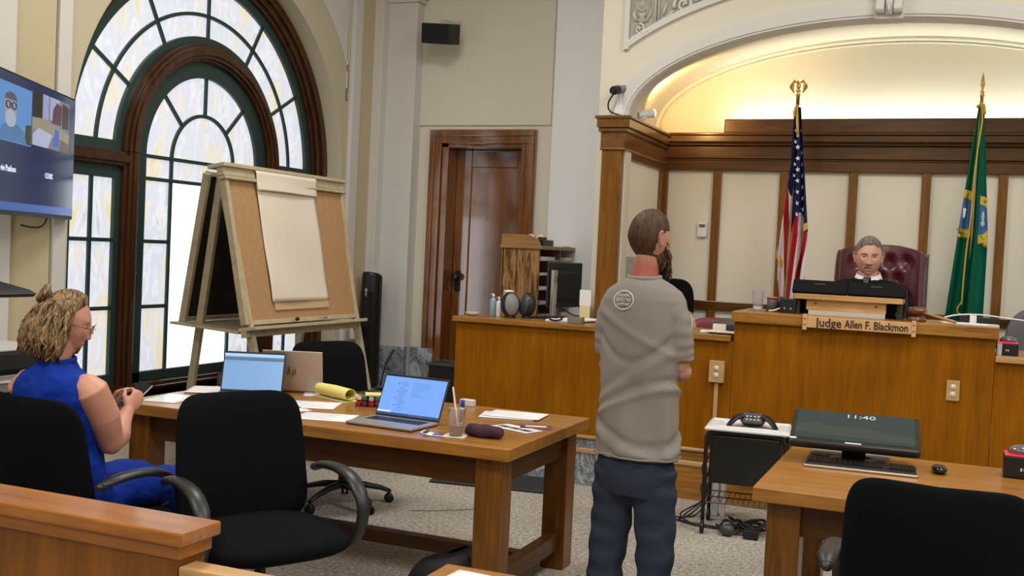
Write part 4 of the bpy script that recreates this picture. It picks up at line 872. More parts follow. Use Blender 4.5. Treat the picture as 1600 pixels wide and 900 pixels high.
def laptop(label, loc, rz, ang, kind, body, lidm, w=.345, d=.235, h=.225):
    t = thing('laptop', label, 'laptop', loc, rz)
    m = MB(); m.box(-w/2, w/2, -d, 0, .004, .016); m.out('base', body, t, bevel=.004)
    m = MB(); m.box(-w/2+.003, w/2-.003, -d+.003, -.003, .0, .005); m.out('underside', BLACKP, t)
    m = MB()
    for r_i in range(5):
        for c in range(14):
            x = -w/2+.028+c*(w-.056)/14; y = -.035-r_i*.019; m.box(x, x+(w-.056)/14-.003, y-.015, y, .016, .0175)
    m.out('key_area', BLACKP, t)
    m = MB(); m.box(-.05, .05, -d+.02, -d+.085, .016, .0166); m.out('touchpad', GREYP, t)
    LM = Matrix.Translation((0, 0, .012)) @ Matrix.Rotation(-ang, 4, 'X')
    m = MB(); m.M = LM; m.box(-w/2, w/2, 0, .007, 0, h); lid = m.out('lid', lidm, t, bevel=.003)
    m = MB(); m.M = LM; m.box(-w/2+.002, w/2-.002, -.0008, .0, .001, h-.002); m.out('bezel', BLACKP, lid)
    if kind != 'off': lapscreen(lid, LM @ Matrix.Translation((0, -.0008, .014)), w-.014, h-.026, kind)
    else:
        for k, (a, b) in enumerate((((-.030, .075), (-.018, .128)), ((-.017, .098), (-.010, .098)), ((-.010, .098), (-.015, .075)), ((-.004, .060), (.008, .112)), ((.004, .098), (.016, .098)), ((.016, .098), (.011, .075)), ((.011, .075), (.0, .075)))):
            pass
        X = LM @ Matrix.Translation((0, .0075, .0)); m = MB(); m.M = X
        def sl(x0, z0, x1, z1): m.bar((-x0, .0, z0), (-x1, .0, z1), .0035, .002, (0, 1, 0))
        c0 = .113
        sl(-.030, c0-.018, -.020, c0+.030); sl(-.024, c0+.010, -.014, c0+.010); sl(-.014, c0+.010, -.020, c0-.018)
        sl(-.008, c0-.034, .006, c0+.012); sl(.004, c0+.012, .018, c0+.012); sl(.018, c0+.012, .011, c0-.016); sl(.011, c0-.016, -.002, c0-.016)
        m.out('logo', P('dark_logo', (.06, .05, .045), .3, metal=.7), lid)
    return t
laptop('open silver laptop with a bright blue screen of messages near the iced coffee', (-2.41, 4.545, TZ), R(-4), R(24), 'a', ALU, DARKG, .36, .245, .218)
laptop('open laptop with a plain pale blue screen, left part of the long table', (-3.49, 4.79, TZ), R(23), R(17), 'b', DARKG, BLACKP, .335, .22, .225)
laptop('laptop seen from behind with a rose silver lid and a small dark logo', (-3.385, 5.035, TZ), R(180+23), R(16), 'off', ALU, ROSEAL, .33, .23, .235)
random.seed(11)
def paper(name, label, cx, cy, w, h, rz, z=TZ, mat=PAPER, lines=12, group=None, n=1, cat='paper', curl=0, loc2=None):
    t = thing(name, label, cat, (cx, cy, z), rz, group)
    def f(u, v): return ((u-.5)*w, (v-.5)*h, .0014*n+curl*(max(0, u-.7)**2+max(0, .25-v)**2))
    m = MB(); m.grid(f, 8, 8); m.out('sheet', mat, t, solid=.0012*n+.0004, smooth=True)
    if lines:
        m = MB()
        for k in range(lines):
            y = h*(.42-.84*k/lines); L_ = w*(.35+.45*random.random()); m.box(-w*.42, -w*.42+L_, y, y+h*.008, .0016*n+.0006, .0016*n+.0012)
        m.out('printed_text', PRINT, t)
    return t
paper('paper_sheet', 'white sheet nearest the table edge, between the front chair and the bright laptop', -2.78, 4.42, .27, .22, R(14), lines=9)
paper('paper_sheet', 'wide white sheet behind the nearest sheet, with faint print', -3.06, 4.70, .30, .24, R(20), lines=8)
paper('paper_sheet', 'white sheet half hidden behind the backrest of the front chair', -3.10, 4.47, .22, .28, R(-30), lines=8)
paper('paper_sheet', 'white sheet lying at the far left end of the long table', -3.78, 4.80, .21, .29, R(28), z=TZ, lines=0, curl=.05)
paper('paper_sheet', 'sheet lying flat on the long table right by the woman\'s phone', -3.715, 4.42, .20, .28, R(10), lines=0, mat=P('glossy_sheet', (.80, .80, .78), .2))
paper('paper_sheet', 'white sheet under the yellow pad behind the candy', -3.20, 5.10, .26, .20, R(30), lines=0)
paper('paper_sheet', 'small white sheet behind the black folder at the back of the table', -3.02, 5.15, .2, .12, R(5), lines=0)
paper('paper_sheet', 'white printed sheet on top of the right stack of papers near the table end', -2.05, 5.06, .29, .22, R(6), z=TZ+.006, lines=6)
paper('paper_sheet', 'bottom sheet of the right stack, dark print along its near edge', -2.08, 5.03, .28, .21, R(14), lines=5, n=2)
t = paper('brochure', 'white leaflet with dark photo strips beside the purple pouch', -1.90, 4.70, .24, .12, R(-22), lines=0, cat='brochure')
m = MB()
for k in range(3): m.box(-.10+.07*k, -.04+.07*k, -.03, .01, .002, .003)
m.out('printed_photos', P('dark_print_photo', (.08, .06, .08), .5), t)
t = paper('brochure', 'purple and pink leaflet near the right table edge', -1.84, 4.80, .15, .11, R(20), lines=0, cat='brochure', mat=P('plum_print', (.22, .05, .10), .4, var=.6, bs=40))
m = MB(); m.box(-.05, .05, -.005, .025, .002, .003); m.out('printed_title', PAPER, t)
paper('paper_sheet', 'single white sheet with a tiny mark on the small table at the bottom edge', -1.05, 2.44, .24, .16, R(-4), lines=0)
# pouch, cup, coaster, phone card, marker, small box
m = MB()
m.grid(lambda u, v: ((.105+.006*sin(9*v))*cos(2*pi*u)*sin(pi*(v*.98+.01))**.6, .045*sin(2*pi*u)*sin(pi*(v*.98+.01))**.6, .026-.027*cos(pi*(v*.98+.01))+.006*sin(5*2*pi*u)*sin(pi*v)), 36, 14)
single(m, 'pouch', P('purple_knit', (.055, .018, .040), .95, bump=1, bs=120, var=.5), 'dark purple soft pouch beside the iced coffee', 'pouch', (-1.935, 4.40, TZ), R(-6), smooth=True)
cu = thing('iced_coffee_cup', 'clear plastic cup with a little iced coffee and a white straw', 'cup', (-2.045, 4.335, TZ+.003))
GLASSP = P('clear_plastic', (.86, .86, .86), .18, trans=.88, ior=1.12)
m = MB(); m.lathe((0, 0, 0), [(.030, .001), (.033, .03), (.041, .115), (.044, .118), (.044, .124), (.040, .124), (.032, .03), (.029, .004)], 28); m.out('cup_wall', GLASSP, cu, smooth=True)
m = MB(); m.lathe((0, 0, 0), [(.0, .004), (.029, .004), (.0335, .048), (0, .048)], 28); m.out('coffee', P('milky_coffee', (.40, .19, .07), .35), cu, smooth=True, bevel=.001)
m = MB(); m.tube([(.018, -.008, .01), (-.030, .012, .215)], .0042, 10); m.out('straw', P('white_straw', (.85, .85, .82), .4), cu)
m = MB(); m.M = Matrix.Rotation(R(12), 4, 'Z'); m.box(-.048, .048, -.048, .048, 0, .003); single(m, 'coaster', CREAMP, 'small square paper napkin under the iced coffee cup', 'coaster', (-2.045, 4.335, TZ))
t = thing('card_booklet', 'folded glossy card in front of the bright laptop beside the cup', 'card', (-2.135, 4.30, TZ), R(10))
m = MB(); m.grid(lambda u, v: ((u-.5)*.11, (v-.5)*.07, .003+.016*max(0, .35-u)*(1+0*v)*2), 10, 4); m.out('sheet', PAPER, t, solid=.002)
m = MB(); m.box(-.005, .045, -.025, .028, .0045, .0055); m.out('printed_photo', P('card_print', (.12, .12, .14), .3, var=.7, bs=60), t)
m = MB(); m.box(-.05, -.03, -.03, .03, .011, .014); m.out('dark_edge', BLACKP, t)
mk = thing('marker_pen', 'white marker standing on end with a blue cap, behind the coffee cup', 'marker', (-2.095, 4.50, TZ))
m = MB(); m.lathe((0, 0, 0), [(.009, 0), (.0095, .004), (.0095, .10), (.008, .102)], 16); m.out('barrel', WPLAS, mk, smooth=True)
m = MB(); m.lathe((0, 0, .102), [(.0095, 0), (.0105, .004), (.010, .035), (.006, .040), (0, .040)], 16); m.out('cap', P('blue_cap', (.01, .04, .42), .35), mk, smooth=True)
m = MB(); m.lathe((0, 0, .03), [(.0098, 0), (.0098, .055)], 16); m.out('dark_label', BLACKP, mk)
m = MB(); m.box(-.04, .04, -.02, .02, 0, .035); single(m, 'small_white_box', WPLAS, 'tiny white box at the back edge of the long table near the bench', 'box', (-2.40, 5.22, TZ), R(-4), bevel=.004)
# yellow legal pad, rolled over
yp = thing('legal_pad', 'yellow legal pad curled over beside the laptop seen from behind', 'notepad', (-3.07, 4.97, TZ), R(-24))
def ypf(u, v):
    a = v*7.6-1.9; r_ = (.036-.0016*a)*(1.08-.25*abs(u-.5)); return ((u-.5)*.30, r_*cos(a)*1.1-.01, .040+r_*sin(a)*.95)
m = MB(); m.grid(ypf, 14, 40); m.out('curled_pages', YELLOW, yp, smooth=True, solid=.0025)
m = MB(); m.box(-.15, .15, -.05, .05, .001, .004); m.out('back_pages', P('pale_yellow_pages', (.80, .78, .55), .7), yp)
m = MB(); m.M = Matrix.Rotation(R(-14), 4, 'Z'); m.box(-.13, .13, -.06, .06, 0, .012); m.cbox((.02, .02, .018), (.2, .05, .012)); single(m, 'folder', BLACKP, 'thin black folder behind the yellow pad', 'folder', (-2.96, 5.215, TZ), R(-10), bevel=.004)
# candy box: clear tub of wrapped sweets with a yellow note on top
cb = thing('candy_box', 'clear tray of small red and green wrapped sweets under a yellow note pad', 'candy', (-2.775, 4.885, TZ), R(22))
m = MB(); m.box(-.10, .10, -.055, .055, 0, .004)
m.out('tray', P('dark_plum_tray', (.06, .02, .04), .4), cb, bevel=.002)
cols = [P('candy_red', (.45, .02, .02), .3), P('candy_green', (.02, .14, .06), .3), P('candy_wine', (.20, .02, .05), .3), P('candy_clear', (.55, .50, .42), .25)]
random.seed(2)
for i in range(6):
    for j in range(3):
        for k in range(2):
            m = MB(); m.M = Matrix.Translation((-.082+i*.032, -.035+j*.034, .017+k*.026)) @ Euler((random.uniform(-.3, .3), random.uniform(-.3, .3), random.uniform(-.5, .5))).to_matrix().to_4x4()
            m.box(-.013, .013, -.014, .014, -.011, .011); m.out('wrapped_sweet', cols[(i*2+j+k*3+(i*j) % 3) % 4], cb, bevel=.004)
m = MB(); m.M = Matrix.Rotation(R(8), 4, 'Z'); m.box(-.055, .065, -.045, .045, .057, .066); m.out('yellow_notes', YELLOW, cb, bevel=.001)
m = MB(); m.box(.105, .155, -.03, .03, 0, .042); m.out('clear_side_tub', P('clear_tub', (.6, .58, .58), .2, trans=.5), cb, bevel=.004)
m = MB(); m.tube(catm([(.05, -.07, .003), (.09, -.10, .003), (.08, -.15, .003), (.12, -.16, .003)], 6), .003, 6); m.out('thin_cord', BLACKP, cb, smooth=True)
# cable bundle with a red plug behind the bright laptop
cbn = thing('cable_bundle', 'grey cable coil with a red connector behind the bright laptop', 'cable', (-2.66, 5.12, TZ), 0)
m = MB(); m.tube(catm([(-.10, 0, .01), (-.06, .02, .035), (0, .02, .05), (.06, .0, .045), (.10, -.01, .01)], 6), .008, 8); m.tube(catm([(-.03, 0, .02), (.01, .01, .062), (.05, 0, .05)], 6), .006, 8); m.out('cable', DARKG, cbn, smooth=True)
m = MB(); m.tube([(.03, -.01, .03), (.10, -.02, .028)], .011, 8, round_=True); m.out('red_connector', P('red_plug', (.5, .02, .02), .4), cbn, smooth=True)
# papers / dark things at the back left of the table near the easel
m = MB(); m.box(-.05, .05, -.03, .03, 0, .09); single(m, 'tissue_box', WPLAS, 'small white box at the back left of the table behind the pale laptop', 'box', (-3.63, 5.10, TZ), R(20), bevel=.006)
m = MB(); m.prism([(-.06, 0), (.06, 0), (.05, .05), (-.02, .07), (-.05, .04)], 'x', -.10, .10); single(m, 'black_case', BLACKP, 'small black case left of the white box on the long table', 'case', (-3.79, 5.06, TZ), R(25), bevel=.008)
# black backpack on the floor under the table
bp_ = thing('backpack', 'slouched black backpack on the floor under the long table', 'backpack', (-2.10, 4.38, 0), R(20))
m = MB(); m.grid(lambda u, v: ((.17-.12*v*v)*cos(2*pi*u)*(1-.15*sin(3*2*pi*u))+.06*v, (.12-.09*v*v)*sin(2*pi*u), .0+.23*sin(v*pi/2)**.8+.02*cos(2*pi*u)*v), 32, 12)
m.out('bag_body', P('black_nylon', (.006, .006, .007), .6, bump=.8, bs=20), bp_, smooth=True)
m = MB(); m.tube(catm([(.08, -.03, .22), (.14, -.06, .21), (.19, -.05, .12), (.18, -.06, .03)], 6), .014, 8, ry=.005); m.out('strap', BLACKP, bp_, smooth=True)
# ---------------------------------------------------------------- right table
mo = thing('monitor', 'black wide monitor tilted back flat on its stand on the right table', 'monitor', (-.385, 4.88, TZ), R(4))
m = MB(); m.rings([[(cos(2*pi*j/30)*.10*k, sin(2*pi*j/30)*.08*k, z) for j in range(30)] for k, z in ((1, 0), (1, .008), (.8, .012))]); m.out('stand_foot', BLACKP, mo, bevel=.002)
m = MB(); m.bar((0, .02, .005), (0, -.0, .115), .10, .035, (0, 1, 0)); m.cbox((0, .0, .105), (.12, .05, .03)); m.out('stand_neck', BLACKP, mo, bevel=.005)
MM = Matrix.Translation((0, -.06, .135)) @ Matrix.Rotation(R(-70), 4, 'X') @ Matrix.Translation((0, 0, 0))
m = MB(); m.M = MM; m.box(-.265, .265, .0, .035, -.13, .175); m.out('housing', BLACKP, mo, bevel=.012)
m = MB(); m.M = MM; m.box(-.245, .245, -.002, .001, -.095, .160); scr = m.out('screen', P('dull_screen', (.012, .014, .014), .3, spec=.2, emis=(.020, .030, .028), es=1), mo)
LG = P('lock_screen_hills', (.012, .014, .012), .3, spec=.2, emis=(.036, .042, .036), es=1)
m = MB(); m.M = MM; m.add([(-.245, -.0028, -.05), (.245, -.0028, -.08), (.245, -.0028, -.02), (.10, -.0028, .005), (.02, -.0028, .04), (-.08, -.0028, .02), (-.16, -.0028, .05), (-.245, -.0028, .02)], [tuple(range(8))]); m.out('picture_shape', LG, scr)
text('clock_text', '11:40', .045, MM @ Matrix.Translation((.02, -.0035, .125)) @ Matrix.Rotation(pi/2, 4, 'X'), P('clock_white', (.2, .2, .2), .5, emis=(.30, .34, .36), es=1), scr, .0004, sx=1.3)
m = MB(); m.M = MM; m.box(-.035, .03, -.0025, 0, -.118, -.108); m.out('badge', LGREY, mo)
m = MB(); m.M = MM; m.box(-.262, -.235, -.0025, 0, -.112, -.10); m.out('sticker', WPLAS, mo)
m = MB(); m.tube(catm([(-.06, .02, .12), (-.085, .01, .08), (-.06, .0, .06), (-.02, .02, .07)], 6), .006, 8); m.tube([(-.09, .02, .155), (-.09, .01, .125)], .006, 8); m.out('cable', BLACKP, mo, smooth=True)
for x, y, w in ((-.505, 4.975, .13), (-.305, 4.95, .12)):
    m = MB(); m.box(-w/2, w/2, -.07, .07, 0, .012)
    single(m, 'sticky_paper', P('grey_envelope', (.36, .30, .27), .7), 'small grey brown paper tucked %s the tilted monitor stand' % ('left of' if x < -.4 else 'right of'), 'paper', (x, y, TZ), R(-3), bevel=.002)
kb = thing('keyboard', 'black keyboard with a silver front edge on the right table', 'keyboard', (-.34, 4.69, TZ), R(3))
m = MB(); m.box(-.225, .225, -.085, .085, 0, .012); m.out('silver_base', SILVER, kb, bevel=.01, seg=3)
m = MB(); m.box(-.220, .220, -.078, .083, .010, .018); m.out('deck', BLACKP, kb, bevel=.003)
m = MB()
for r_i in range(6):
    for c in range(21):
        if c in (15, 19 + 5): continue
        x = -.212+c*.0203; y = -.045+r_i*.0195; m.box(x, x+.0165, y, y+.0155, .018, .025)
m.out('keys', P('key_black', (.006, .006, .007), .45), kb, kind='stuff')
ms = thing('mouse', 'small black glossy computer mouse right of the keyboard', 'mouse', (-.035, 4.80, TZ), R(8))
m = MB(); m.grid(lambda u, v: (.031*cos(2*pi*u)*sin(pi*v)**.7, .052*sin(2*pi*u)*sin(pi*v)**.7-.0, .016-.018*cos(pi*v)), 28, 12); m.out('mouse_body', P('glossy_black', (.008, .008, .009), .12), ms, smooth=True)
m = MB(); m.lathe((0, .028, .030), [(.006, -.002), (.007, 0), (.006, .002)], 12, 'x'); m.out('scroll_wheel', GREYP, ms)
def redbox(name, label, loc, w, d, h, rz=0):
    t = thing(name, label, 'microphone base', loc, rz)
    m = MB(); m.box(-w/2, w/2, -d/2, d/2, 0, h); m.out('body', BLACKP, t, bevel=.008)
    m = MB(); m.box(-w/2+.002, w/2-.002, -d/2-.001, d/2, h-.002, h+.002); m.out('red_light_ring', P('red_led', (.4, .01, .02), .3, emis=(.55, .01, .03), es=1.0), t, bevel=.002)
    m = MB(); m.rings([[(cos(2*pi*j/24)*w*.42*k, sin(2*pi*j/24)*d*.42*k, h+.006+z) for j in range(24)] for k, z in ((1, 0), (.9, .018), (.6, .030), (.05, .034))]); m.out('clear_dome', P('smoky_dome', (.12, .12, .13), .1, spec=.8), t, smooth=True)
    m = MB(); m.box(-.012, -.006, -d/2-.002, -d/2, h*.35, h*.48); m.box(.0, .006, -d/2-.002, -d/2, h*.35, h*.48); m.out('white_mark', WPLAS, t)
    return t
redbox('microphone_base', 'black microphone base with a red light ring and dome on the right table', (.285, 4.93, TZ), .15, .12, .095)
redbox('microphone_base', 'black device with a red light on the lower counter right of the judge', (.292, 7.22, 1.109), .12, .12, .075)
m = MB(); m.box(.232, .258, 7.14, 7.165, 1.109, 1.18); single(m, 'white_stylus_stand', LGREY, 'narrow grey upright strip in front of the device on the lower counter', 'stand')
# ---------------------------------------------------------------- cart with plastic lid and conference phone
ct = thing('utility_cart', 'black metal rolling cart with a rounded frame in front of the bench', 'cart', (-1.11, 6.42, 0), R(6))
for y in (-.17, .17):
    m = MB(); m.tube(catm([(-.225, y, .08), (-.225, y, .50), (-.215, y, .575), (-.17, y, .60), (.17, y, .60), (.215, y, .575), (.225, y, .50), (.225, y, .08)], 4), .012, 10); m.out('frame_tube', BLACKP, ct, smooth=True)
m = MB(); m.box(-.20, .20, -.165, .165, .30, .585); m.out('black_drawer_box', P('black_drawer', (.006, .006, .006), .5), ct, bevel=.01)
m = MB()
for i in range(15): m.tube([(-.22+i*.0314, -.17, .19), (-.22+i*.0314, .17, .19)], .0025, 6)
for y in (-.17, 0, .17): m.tube([(-.22, y, .186), (.22, y, .186)], .004, 6)
m.out('wire_shelf', DARKG, ct)
for x in (-.225, .225):
    for y in (-.17, .17):
        m = MB(); m.M = Matrix.Translation((x, y, .035)); m.lathe((0, 0, 0), [(.02, -.012), (.035, -.010), (.035, .010), (.02, .012)], 18, 'x'); m.tube([(0, 0, 0), (0, 0, .05)], .01, 8); m.out('caster', BLACKP, ct, smooth=True)
m = MB(); m.box(-.06, -.02, .12, .16, .42, .56)
pl_ = thing('plastic_tray', 'white plastic tub lid on top of the black cart', 'tray', (-1.10, 6.40, .613), R(6))
m = MB(); m.box(-.245, .245, -.185, .185, 0, .018); m.out('tray_base', WPLAS, pl_, bevel=.016, seg=4)
m = MB(); m.tube([(sx*.228, sy*.168, .019) for sx, sy in ((-1, -1), (1, -1), (1, 1), (-1, 1))], .008, 8, closed=True); m.tube([(sx*.17, sy*.11, .018) for sx, sy in ((-1, -1), (1, -1), (1, 1), (-1, 1))], .006, 8, closed=True); m.out('raised_rim', WPLAS, pl_)
cf = thing('conference_phone', 'black three armed conference phone on the white plastic tray', 'phone', (-1.085, 6.41, .6395), R(8))
m = MB(); 
m.rings([[(cos(2*pi*j/24)*k*.08, sin(2*pi*j/24)*k*.07, z) for j in range(24)] for k, z in ((.75, .0), (.9, .02), (1, .05), (.85, .062), (.1, .066))])
m.out('centre_body', BLACKP, cf, smooth=True)
for a in (R(-28), R(208), R(90)):
    m = MB(); c, s_ = cos(a), sin(a); m.tube([(c*.04, s_*.04, .052), (c*.085, s_*.085, .055), (c*.12, s_*.12, .034), (c*.145, s_*.145, .006)], [.040, .038, .034, .028], 10, ry=[.012, .012, .011, .008], round_=True, up=(0, 0, 1)); m.out('arm', BLACKP, cf, smooth=True)
m = MB(); m.M = Matrix.Translation((0, -.055, .045)) @ Matrix.Rotation(R(50), 4, 'X'); m.box(-.055, .055, -.035, .035, -.006, .012); kp = m.out('keypad', DARKG, cf, bevel=.004)
m = MB(); m.M = Matrix.Translation((0, -.055, .045)) @ Matrix.Rotation(R(50), 4, 'X')
for i in range(4):
    for j in range(2): m.box(-.038+i*.022, -.026+i*.022, -.02+j*.022, -.012+j*.022, .012, .014)
m.out('button', LGREY, kp)
pw = thing('power_strip', 'white power strip standing between the cart frame and the bench', 'power strip', (-1.345, 6.72, .0))
m = MB(); m.box(-.022, .022, -.02, .02, .0, .47); m.out('strip_body', WPLAS, pw, bevel=.004)
m = MB(); m.box(.035, .065, -.02, .02, .0, .46); m.out('adapter', WPLAS, pw, bevel=.004)
m = MB(); random.seed(4)
for k in range(4):
    x0 = -1.58+.05*k; m.tube(catm([(-1.35, 6.70, .42-.05*k), (-1.43+.03*(k%2), 6.68, .30-.06*k), (-1.37-.02*k, 6.64, .14-.02*k), (-1.44-.03*k, 6.58, .012), (x0+.02, 6.48-.03*k, .008), (x0+.12, 6.40, .008), (x0+.24, 6.36, .008), (-1.22+.02*k, 6.40, .01)], 5), .005, 6)
for k in range(9):
    cx, cy = -1.12+random.uniform(-.08, .10), 6.36+random.uniform(-.05, .08); r0 = random.uniform(.04, .09)
    m.tube([(cx+r0*cos(a)*1.3, cy+r0*sin(a)*.6, .018+.012*k/2+.02*sin(2*a+k)) for a in [2*pi*i/18 for i in range(18)]], .006, 6, closed=True)
m.out('cable_tangle', BLACKP, None, smooth=True, label='tangle of black power cables on the carpet beneath the cart', cat='cables', kind='stuff')
m = MB(); m.ell((-1.17, 6.24, .036), .045, .035, .035); single(m, 'power_adapter', DARKG, 'round black power adapter on the carpet at the foot of the cart', 'adapter', smooth=True)
m = MB(); m.box(-1.075, -.99, 6.22, 6.27, 0, .055); single(m, 'power_brick', BLACKP, 'black power brick with a white sticker under the cart', 'power brick', bevel=.006)
m = MB(); m.ell((-1.465, 7.00, .43), .028, .025, .045); single(m, 'wall_plug', BLACKP, 'bulky black plug at the lower end of the conduit on the bench front', 'plug', smooth=True)
# ---------------------------------------------------------------- clerk counter things
CT = 1.1135
og = thing('mail_organizer', 'oak pigeonhole organizer with a grained side panel on the clerk counter', 'organizer', (-3.26, 8.45, .0), world=True)
x0, x1, y0, y1, zb, zt = -3.425, -3.10, 7.98, 8.95, .95, 1.655
m = MB(); m.box(x0+.005, x1, y0, y0+.02, zb, zt-.02); m.out('side_panel', OAKB, og, bevel=.002)
m = MB(); m.box(x0, x1+.005, y1-.02, y1, zb, zt-.02); m.box(x0, x0+.015, y0, y1, zb, zt-.02); m.out('back_and_far_side', OAKO, og)
m = MB(); m.box(x0-.015, x1+.02, y0-.015, y1+.015, zt-.03, zt); m.out('top_board', OAKO, og, bevel=.005)
m = MB()
prof = [(x0-.005, zt), (x1+.01, zt), (x1-.005, zt+.035), (x1-.04, zt+.065), (x1-.09, zt+.082), (x0-.005, zt+.085)]
m.prism(prof, 'y', y0-.01, y0+.008); m.prism(prof, 'y', y1-.008, y1+.01); m.box(x0-.005, x0+.01, y0, y1, zt, zt+.083); m.out('gallery_rail', OAKO, og, bevel=.003)
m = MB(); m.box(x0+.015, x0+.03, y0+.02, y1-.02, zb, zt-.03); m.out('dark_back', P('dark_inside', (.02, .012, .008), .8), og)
m = MB(); nsh = 5
for k in range(1, nsh+1): m.box(x0+.02, x1-.005, y0+.02, y1-.02, zb+k*.118-.006, zb+k*.118+.004)
m.out('shelf', LGREY, og, bevel=.001)
m = MB(); m.box(x0+.02, x1, (y0+y1)/2-.008, (y0+y1)/2+.008, zb, zt-.03); m.out('divider', OAKO, og)
random.seed(8)
for k in range(1, nsh+1):
    for y, side in ((y0+.22, 'near'), (y0+.72, 'far')):
        if random.random() < .8:
            w = random.uniform(.20, .34); z = zb+k*.118+.0045; m = MB()
            m.M = Matrix.Translation((x1-.125, y, z)) @ Matrix.Rotation(random.uniform(-.05, .05), 4, 'Z'); m.box(-.11, .12, -w/2, w/2, 0, random.choice((.010, .016, .024)))
            m.out('paper_stack', PAPER, None, label='white papers in the %s shelf of the oak pigeonhole organizer, %s half' % (('bottom', 'second lowest', 'middle', 'second highest', 'top')[k-1], side), cat='papers', group='papers in the pigeonholes')
for k, (a, b) in enumerate(((8.20, 1.30), (8.47, 1.42), (8.58, 1.42), (8.66, 1.54))):
    pass
m = MB(); m.box(-.09, .09, -.12, .12, 0, .05); m.M = Matrix.Translation((0, 0, .06)); 
so2 = single(m, 'office_tray', BLACKP, 'black office tray with a white ribbon on top of the oak organizer', 'tray', (-3.22, 8.25, 1.656), bevel=.004)
m = MB(); m.tube(catm([(-.08, -.12, .055), (-.03, -.10, .09), (.02, -.12, .06), (.05, -.10, .085), (.09, -.12, .075)], 6), .008, 8, ry=.003); m.out('white_ribbon', WPLAS, so2, smooth=True)
m = MB(); m.M = Matrix.Rotation(.1, 4, 'Z'); m.box(-.10, .10, -.14, .14, 0, .008); single(m, 'loose_papers', PAPER, 'loose white papers on top of the oak organizer at its right end', 'papers', (-3.20, 8.62, 1.656))
dm = thing('desktop_monitor', 'black computer monitor on a silver stand seen from behind on the clerk counter', 'monitor', (-2.80, 7.56, CT), R(80))
m = MB(); m.M = Matrix.Rotation(R(0), 4, 'Z'); m.box(-.16, .16, -.02, .12, 0, .010); m.out('stand_foot', BLACKP, dm, bevel=.004)
m = MB(); m.box(-.028, .028, -.005, .02, .01, .36); m.out('stand_column', SILVER, dm, bevel=.004)
m = MB(); m.tube([(.0+.022*cos(a), -.006, .29+.022*sin(a)) for a in [2*pi*i/20 for i in range(20)]], .0018, 6, closed=True); m.out('logo_ring', BLACKP, dm)
m = MB(); m.box(-.02, .50, .045, .065, .07, .42); m.box(.05, .42, .018, .05, .14, .35); m.out('housing', P('satin_black', (.014, .015, .017), .32), dm, bevel=.010)
m = MB(); m.box(-.01, .49, .065, .067, .08, .41); m.out('screen', SCREENB, dm)
m = MB(); m.tube(catm([(.0, 0, .10), (.12, -.02, .06), (.22, -.05, .02), (.34, -.08, .008)], 6), .005, 6); m.out('cable', BLACKP, dm, smooth=True)
for k, (x, y, rz, lab) in enumerate(((-3.03, 7.26, 40, 'oval grey faced desk speaker on the clerk counter, the left one'), (-2.935, 7.36, -30, 'black desk speaker beside the monitor on the clerk counter, the right one'))):
    t = thing('desk_speaker', lab, 'speaker', (x, y, CT), R(rz))
    m = MB(); m.M = Matrix.Translation((0, 0, .095)) @ Matrix.Rotation(R(-8), 4, 'X'); m.ell((0, 0, 0), .074, .055, .094, 28, 16); m.out('cabinet', BLACKP, t, smooth=True)
    m = MB(); m.M = Matrix.Translation((0, 0, .095)) @ Matrix.Rotation(R(-8), 4, 'X'); m.ell((0, -.012, 0), .064, .047, .086, 28, 16); m.out('front_grille', GREYP if k == 0 else DARKG, t, smooth=True)
    m = MB(); m.lathe((0, 0, 0), [(0, 0), (.045, 0), (.04, .012), (.02, .016)], 20); m.out('foot', BLACKP, t, smooth=True)
def bottle(label, x, y, r_, h, mat, capm, z=CT, sq=False):
    t = thing('bottle', label, 'bottle', (x, y, z))
    m = MB(); m.lathe((0, 0, 0), [(r_*.9, 0), (r_, .006), (r_, h*.66), (r_*.85, h*.74), (r_*.4, h*.80), (r_*.36, h*.84)], 20 if not sq else 4); m.out('bottle_body', mat, t, smooth=not sq)
    m = MB(); m.lathe((0, 0, h*.84), [(r_*.42, 0), (r_*.42, h*.08), (r_*.2, h*.09), (r_*.2, h*.14), (0, h*.15)], 14); m.tube([(0, 0, h*.97), (-r_*.9, -.005, h*.94)], r_*.15, 6); m.out('pump_cap', capm, t, smooth=True)
    m = MB(); m.lathe((0, 0, h*.15), [(r_*1.02, 0), (r_*1.02, h*.4)], 20); 
    return t
bottle('small clear blue sanitizer pump bottle at the left end of the clerk counter', -3.185, 7.30, .024, .17, P('blue_gel', (.35, .55, .68), .2, trans=.3), WPLAS)
bottle('white pump bottle right beside the blue sanitizer bottle', -3.125, 7.27, .020, .15, WPLAS, WPLAS)
yb = thing('wipes_canister', 'yellow and white canister behind the pump bottles on the clerk counter', 'canister', (-3.115, 7.42, CT))
m = MB(); m.lathe((0, 0, 0), [(.036, 0), (.038, .004), (.038, .17), (.034, .175)], 24); m.out('canister_body', P('yellow_label', (.66, .55, .10), .4), yb, smooth=True)
m = MB(); m.lathe((0, 0, .175), [(.037, 0), (.037, .018), (.0, .022)], 24); m.out('lid', WPLAS, yb, smooth=True)
m = MB(); m.lathe((0, 0, .03), [(.0385, 0), (.0385, .09)], 24); m.out('white_label', WPLAS, yb, smooth=True)
m = MB(); m.lathe((0, 0, 0), [(.0, 0), (.035, 0), (.055, .022), (.050, .024), (.03, .008)], 24); single(m, 'small_dish', BEIGEP, 'shallow beige dish at the very left end of the clerk counter', 'dish', (-3.315, 7.22, CT), smooth=True)
